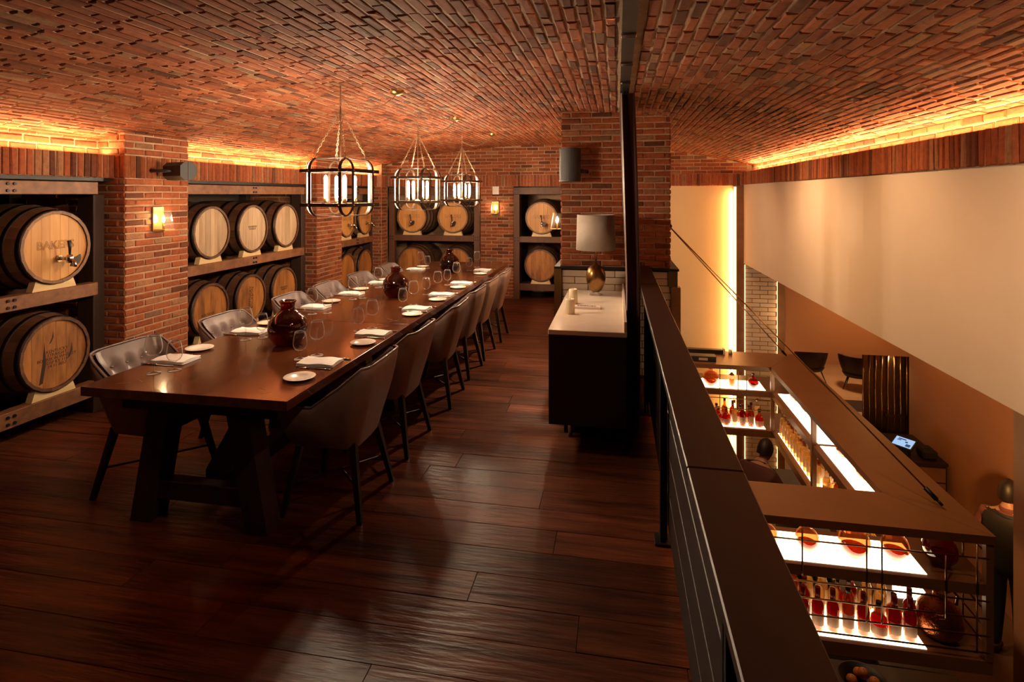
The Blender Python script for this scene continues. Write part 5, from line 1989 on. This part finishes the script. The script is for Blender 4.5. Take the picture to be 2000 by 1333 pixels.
def person(label, loc, rz, J, top, vest, head_rot=(0, 0, 0)):
    t = thing('person', label, 'person', loc, rz)
    hip, chest, neck = Vector(J['hip']), Vector(J['chest']), Vector(J['neck'])
    hd = Vector(J['head'])
    parts = []
    mid = hip.lerp(chest, 0.5)
    ch = [[tuple(hip) + ((0.155, 0.11),), tuple(mid) + ((0.135, 0.105),), tuple(chest) + ((0.165, 0.12),), tuple(neck) + (0.060,), tuple(neck.lerp(hd, 0.6)) + (0.055,)]]
    for s, sd in ((-1, 'r'), (1, 'l')):
        sh = chest + Vector((0.19 * s, 0, 0.07))
        ch.append([2, tuple(sh) + (0.062,), tuple(J['elbow_' + sd]) + (0.043,), tuple(J['wrist_' + sd]) + (0.028,)])
        hp = hip + Vector((0.10 * s, 0, -0.06))
        ch.append([0, tuple(hp) + (0.095,), tuple(J['knee_' + sd]) + (0.062,), tuple(J['ankle_' + sd]) + (0.042,),
                   tuple(Vector(J['ankle_' + sd]) + Vector((0, -0.13, -0.045))) + (0.036,)])
    parts.append(skin_obj(ch, 2))
    for s, sd in ((-1, 'r'), (1, 'l')):
        wv = Vector(J['wrist_' + sd])
        parts += hand_chains(wv, wv - Vector(J['elbow_' + sd]), s)
    # head: egg shaped skull, jaw, nose, ears
    M = T(*hd) @ Euler(head_rot).to_matrix().to_4x4()
    hm = MB()
    prof = [(0.0, -0.118), (0.030, -0.114), (0.052, -0.095), (0.064, -0.06), (0.072, -0.02), (0.077, 0.02), (0.076, 0.06), (0.064, 0.095), (0.038, 0.117), (0.0, 0.124)]
    k = 20
    v, f = [], []
    for (r, z) in prof:
        for i in range(k):
            a_ = 2 * PI * i / k
            x, y = r * math.cos(a_), r * 1.22 * math.sin(a_)
            if z < -0.05:
                y -= 0.018
            v.append((x, y, z))
    for j in range(len(prof) - 1):
        for i in range(k):
            f.append((j * k + i, j * k + (i + 1) % k, (j + 1) * k + (i + 1) % k, (j + 1) * k + i))
    hm.add(v, f, True, M)
    hm.add([(-0.012, -0.088, 0.012), (0.012, -0.088, 0.012), (0.017, -0.092, -0.03), (-0.017, -0.092, -0.03), (0, -0.118, -0.026)],
           [(0, 1, 4), (1, 2, 4), (2, 3, 4), (3, 0, 4)], True, M)
    for s in (-1, 1):
        hm.lathe([(0, -0.006), (0.018, -0.004), (0.020, 0.0), (0.012, 0.006), (0, 0.004)], 12, M @ T(0.078 * s, 0.004, -0.005) @ R(PI / 2, 'Y') @ Matrix.Diagonal((1.5, 1, 1, 1)))
    hm.box(-0.022, 0.022, -0.092, -0.084, -0.066, -0.058, 0.003, M=M)
    parts.append(hm.mesh('h'))
    bm_ = join(parts, 'body')
    bm_.materials.append(SKIN)
    ob('body', bm_, None, t)
    for s in (-1, 1):
        ob('eye', MB().lathe([(0, -0.010), (0.009, -0.005), (0.010, 0), (0.009, 0.005), (0, 0.010)], 12, M @ T(0.030 * s, -0.080, 0.010)), EYEW, t)
    hr = MB()
    P = []
    for j in range(9):
        q = j / 8
        row = []
        for i in range(k):
            a_ = 2 * PI * i / k
            fr_ = max(0.0, -math.sin(a_))
            zmin = -0.055 + 0.115 * fr_ ** 0.7
            z = zmin + (0.140 - zmin) * math.sin(q * PI / 2)
            r = 0.088 * (max(0.0, 1 - (max(z, 0) / 0.1402) ** 2)) ** 0.5 * (1.0 if z > -0.02 else 0.97)
            row.append((r * math.cos(a_), r * 1.22 * math.sin(a_) + 0.004, z))
        P.append(row)
    hr.grid(P, closeu=True, M=M)
    ob('hair', hr, HAIR, t)
    # clothes follow the same skeleton, a little larger
    g = 0.016
    ch = [[tuple(hip + Vector((0, 0, -0.13))) + ((0.170, 0.135),), tuple(mid) + ((0.155, 0.125),), tuple(chest) + ((0.178, 0.135),), tuple(chest.lerp(neck, 0.62)) + (0.128,), tuple(chest.lerp(neck, 1.0)) + (0.070,)]]
    for s, sd in ((-1, 'r'), (1, 'l')):
        sh = chest + Vector((0.19 * s, 0, 0.07))
        e, wv = Vector(J['elbow_' + sd]), Vector(J['wrist_' + sd])
        ch.append([2, tuple(sh) + (0.062 + g,), tuple(e) + (0.046 + g,), tuple(e.lerp(wv, 0.9)) + (0.032 + g,)])
    me = skin_obj(ch, 2)
    me.materials.append(top)
    ob('shirt', me, None, t)
    if vest:
        bmv = bmesh.new()
        bmv.from_mesh(me)
        bmv.normal_update()
        kill = []
        for f in bmv.faces:
            c = f.calc_center_median()
            if abs(c.x) > 0.165 or c.z > neck.z - 0.035 or (f.normal.y < 0.1 and c.z > 1.22 and abs(c.x) < (c.z - 1.20) * 0.30):
                kill.append(f)
        bmesh.ops.delete(bmv, geom=kill, context='FACES')
        bmv.normal_update()
        for v_ in bmv.verts:
            v_.co += v_.normal * 0.010
        me = bpy.data.meshes.new('vest')
        bmv.to_mesh(me)
        bmv.free()
        me.materials.clear()
        me.materials.append(VEST)
        ob('vest', me, None, t)
        ob('collar', MB().lathe([(0.068, -0.03), (0.074, 0.0), (0.066, 0.022), (0.062, 0.022), (0.066, -0.01)], 20, T(*neck)), SHIRT, t)
    ch = [[tuple(hip + Vector((0, 0, 0.14))) + ((0.165, 0.135),), tuple(hip + Vector((0, 0, 0.02))) + ((0.168, 0.132),)]]
    for s, sd in ((-1, 'r'), (1, 'l')):
        hp = hip + Vector((0.10 * s, 0, -0.06))
        ch.append([1, tuple(hp) + (0.104,), tuple(J['knee_' + sd]) + (0.078,), tuple(J['ankle_' + sd]) + (0.062,)])
    me = skin_obj(ch, 2)
    me.materials.append(VEST)
    ob('trousers', me, None, t)
    for s, sd in ((-1, 'r'), (1, 'l')):
        a_ = Vector(J['ankle_' + sd])
        me = skin_obj([[tuple(a_ + Vector((0, 0.03, -0.035))) + (0.048,), tuple(a_ + Vector((0, -0.08, -0.045))) + (0.046,),
                        tuple(a_ + Vector((0, -0.17, -0.052))) + (0.036,)]], 1)
        me.materials.append(CAPB)
        ob('shoe', me, None, t)


STAND = dict(hip=(0, 0, 0.96), chest=(0, 0.0, 1.32), neck=(0, 0.0, 1.50), head=(0, -0.02, 1.655),
             elbow_r=(-0.27, 0.03, 1.12), wrist_r=(-0.24, -0.16, 0.96), elbow_l=(0.27, 0.03, 1.12), wrist_l=(0.22, -0.18, 0.98),
             knee_r=(-0.10, -0.02, 0.52), ankle_r=(-0.11, 0.02, 0.09), knee_l=(0.10, -0.02, 0.52), ankle_l=(0.11, 0.02, 0.09))
BEND = dict(hip=(0, 0.10, 0.94), chest=(0, -0.06, 1.27), neck=(0, -0.15, 1.42), head=(0, -0.22, 1.55),
            elbow_r=(-0.29, -0.16, 1.08), wrist_r=(-0.14, -0.36, 1.10), elbow_l=(0.29, -0.14, 1.06), wrist_l=(0.12, -0.38, 1.04),
            knee_r=(-0.10, 0.04, 0.52), ankle_r=(-0.11, 0.10, 0.09), knee_l=(0.10, 0.02, 0.52), ankle_l=(0.11, 0.08, 0.09))
person('person in black vest and pale shirt by the lower wall beside the column', (3.85, 6.50, ZL), 2.3, STAND, SHIRT, True)
person('person in dark clothes leaning forward behind the bar under the shelving', (1.62, 7.18, ZL), 2.4, BEND, DARKSHIRT, False, (0.35, 0, 0))
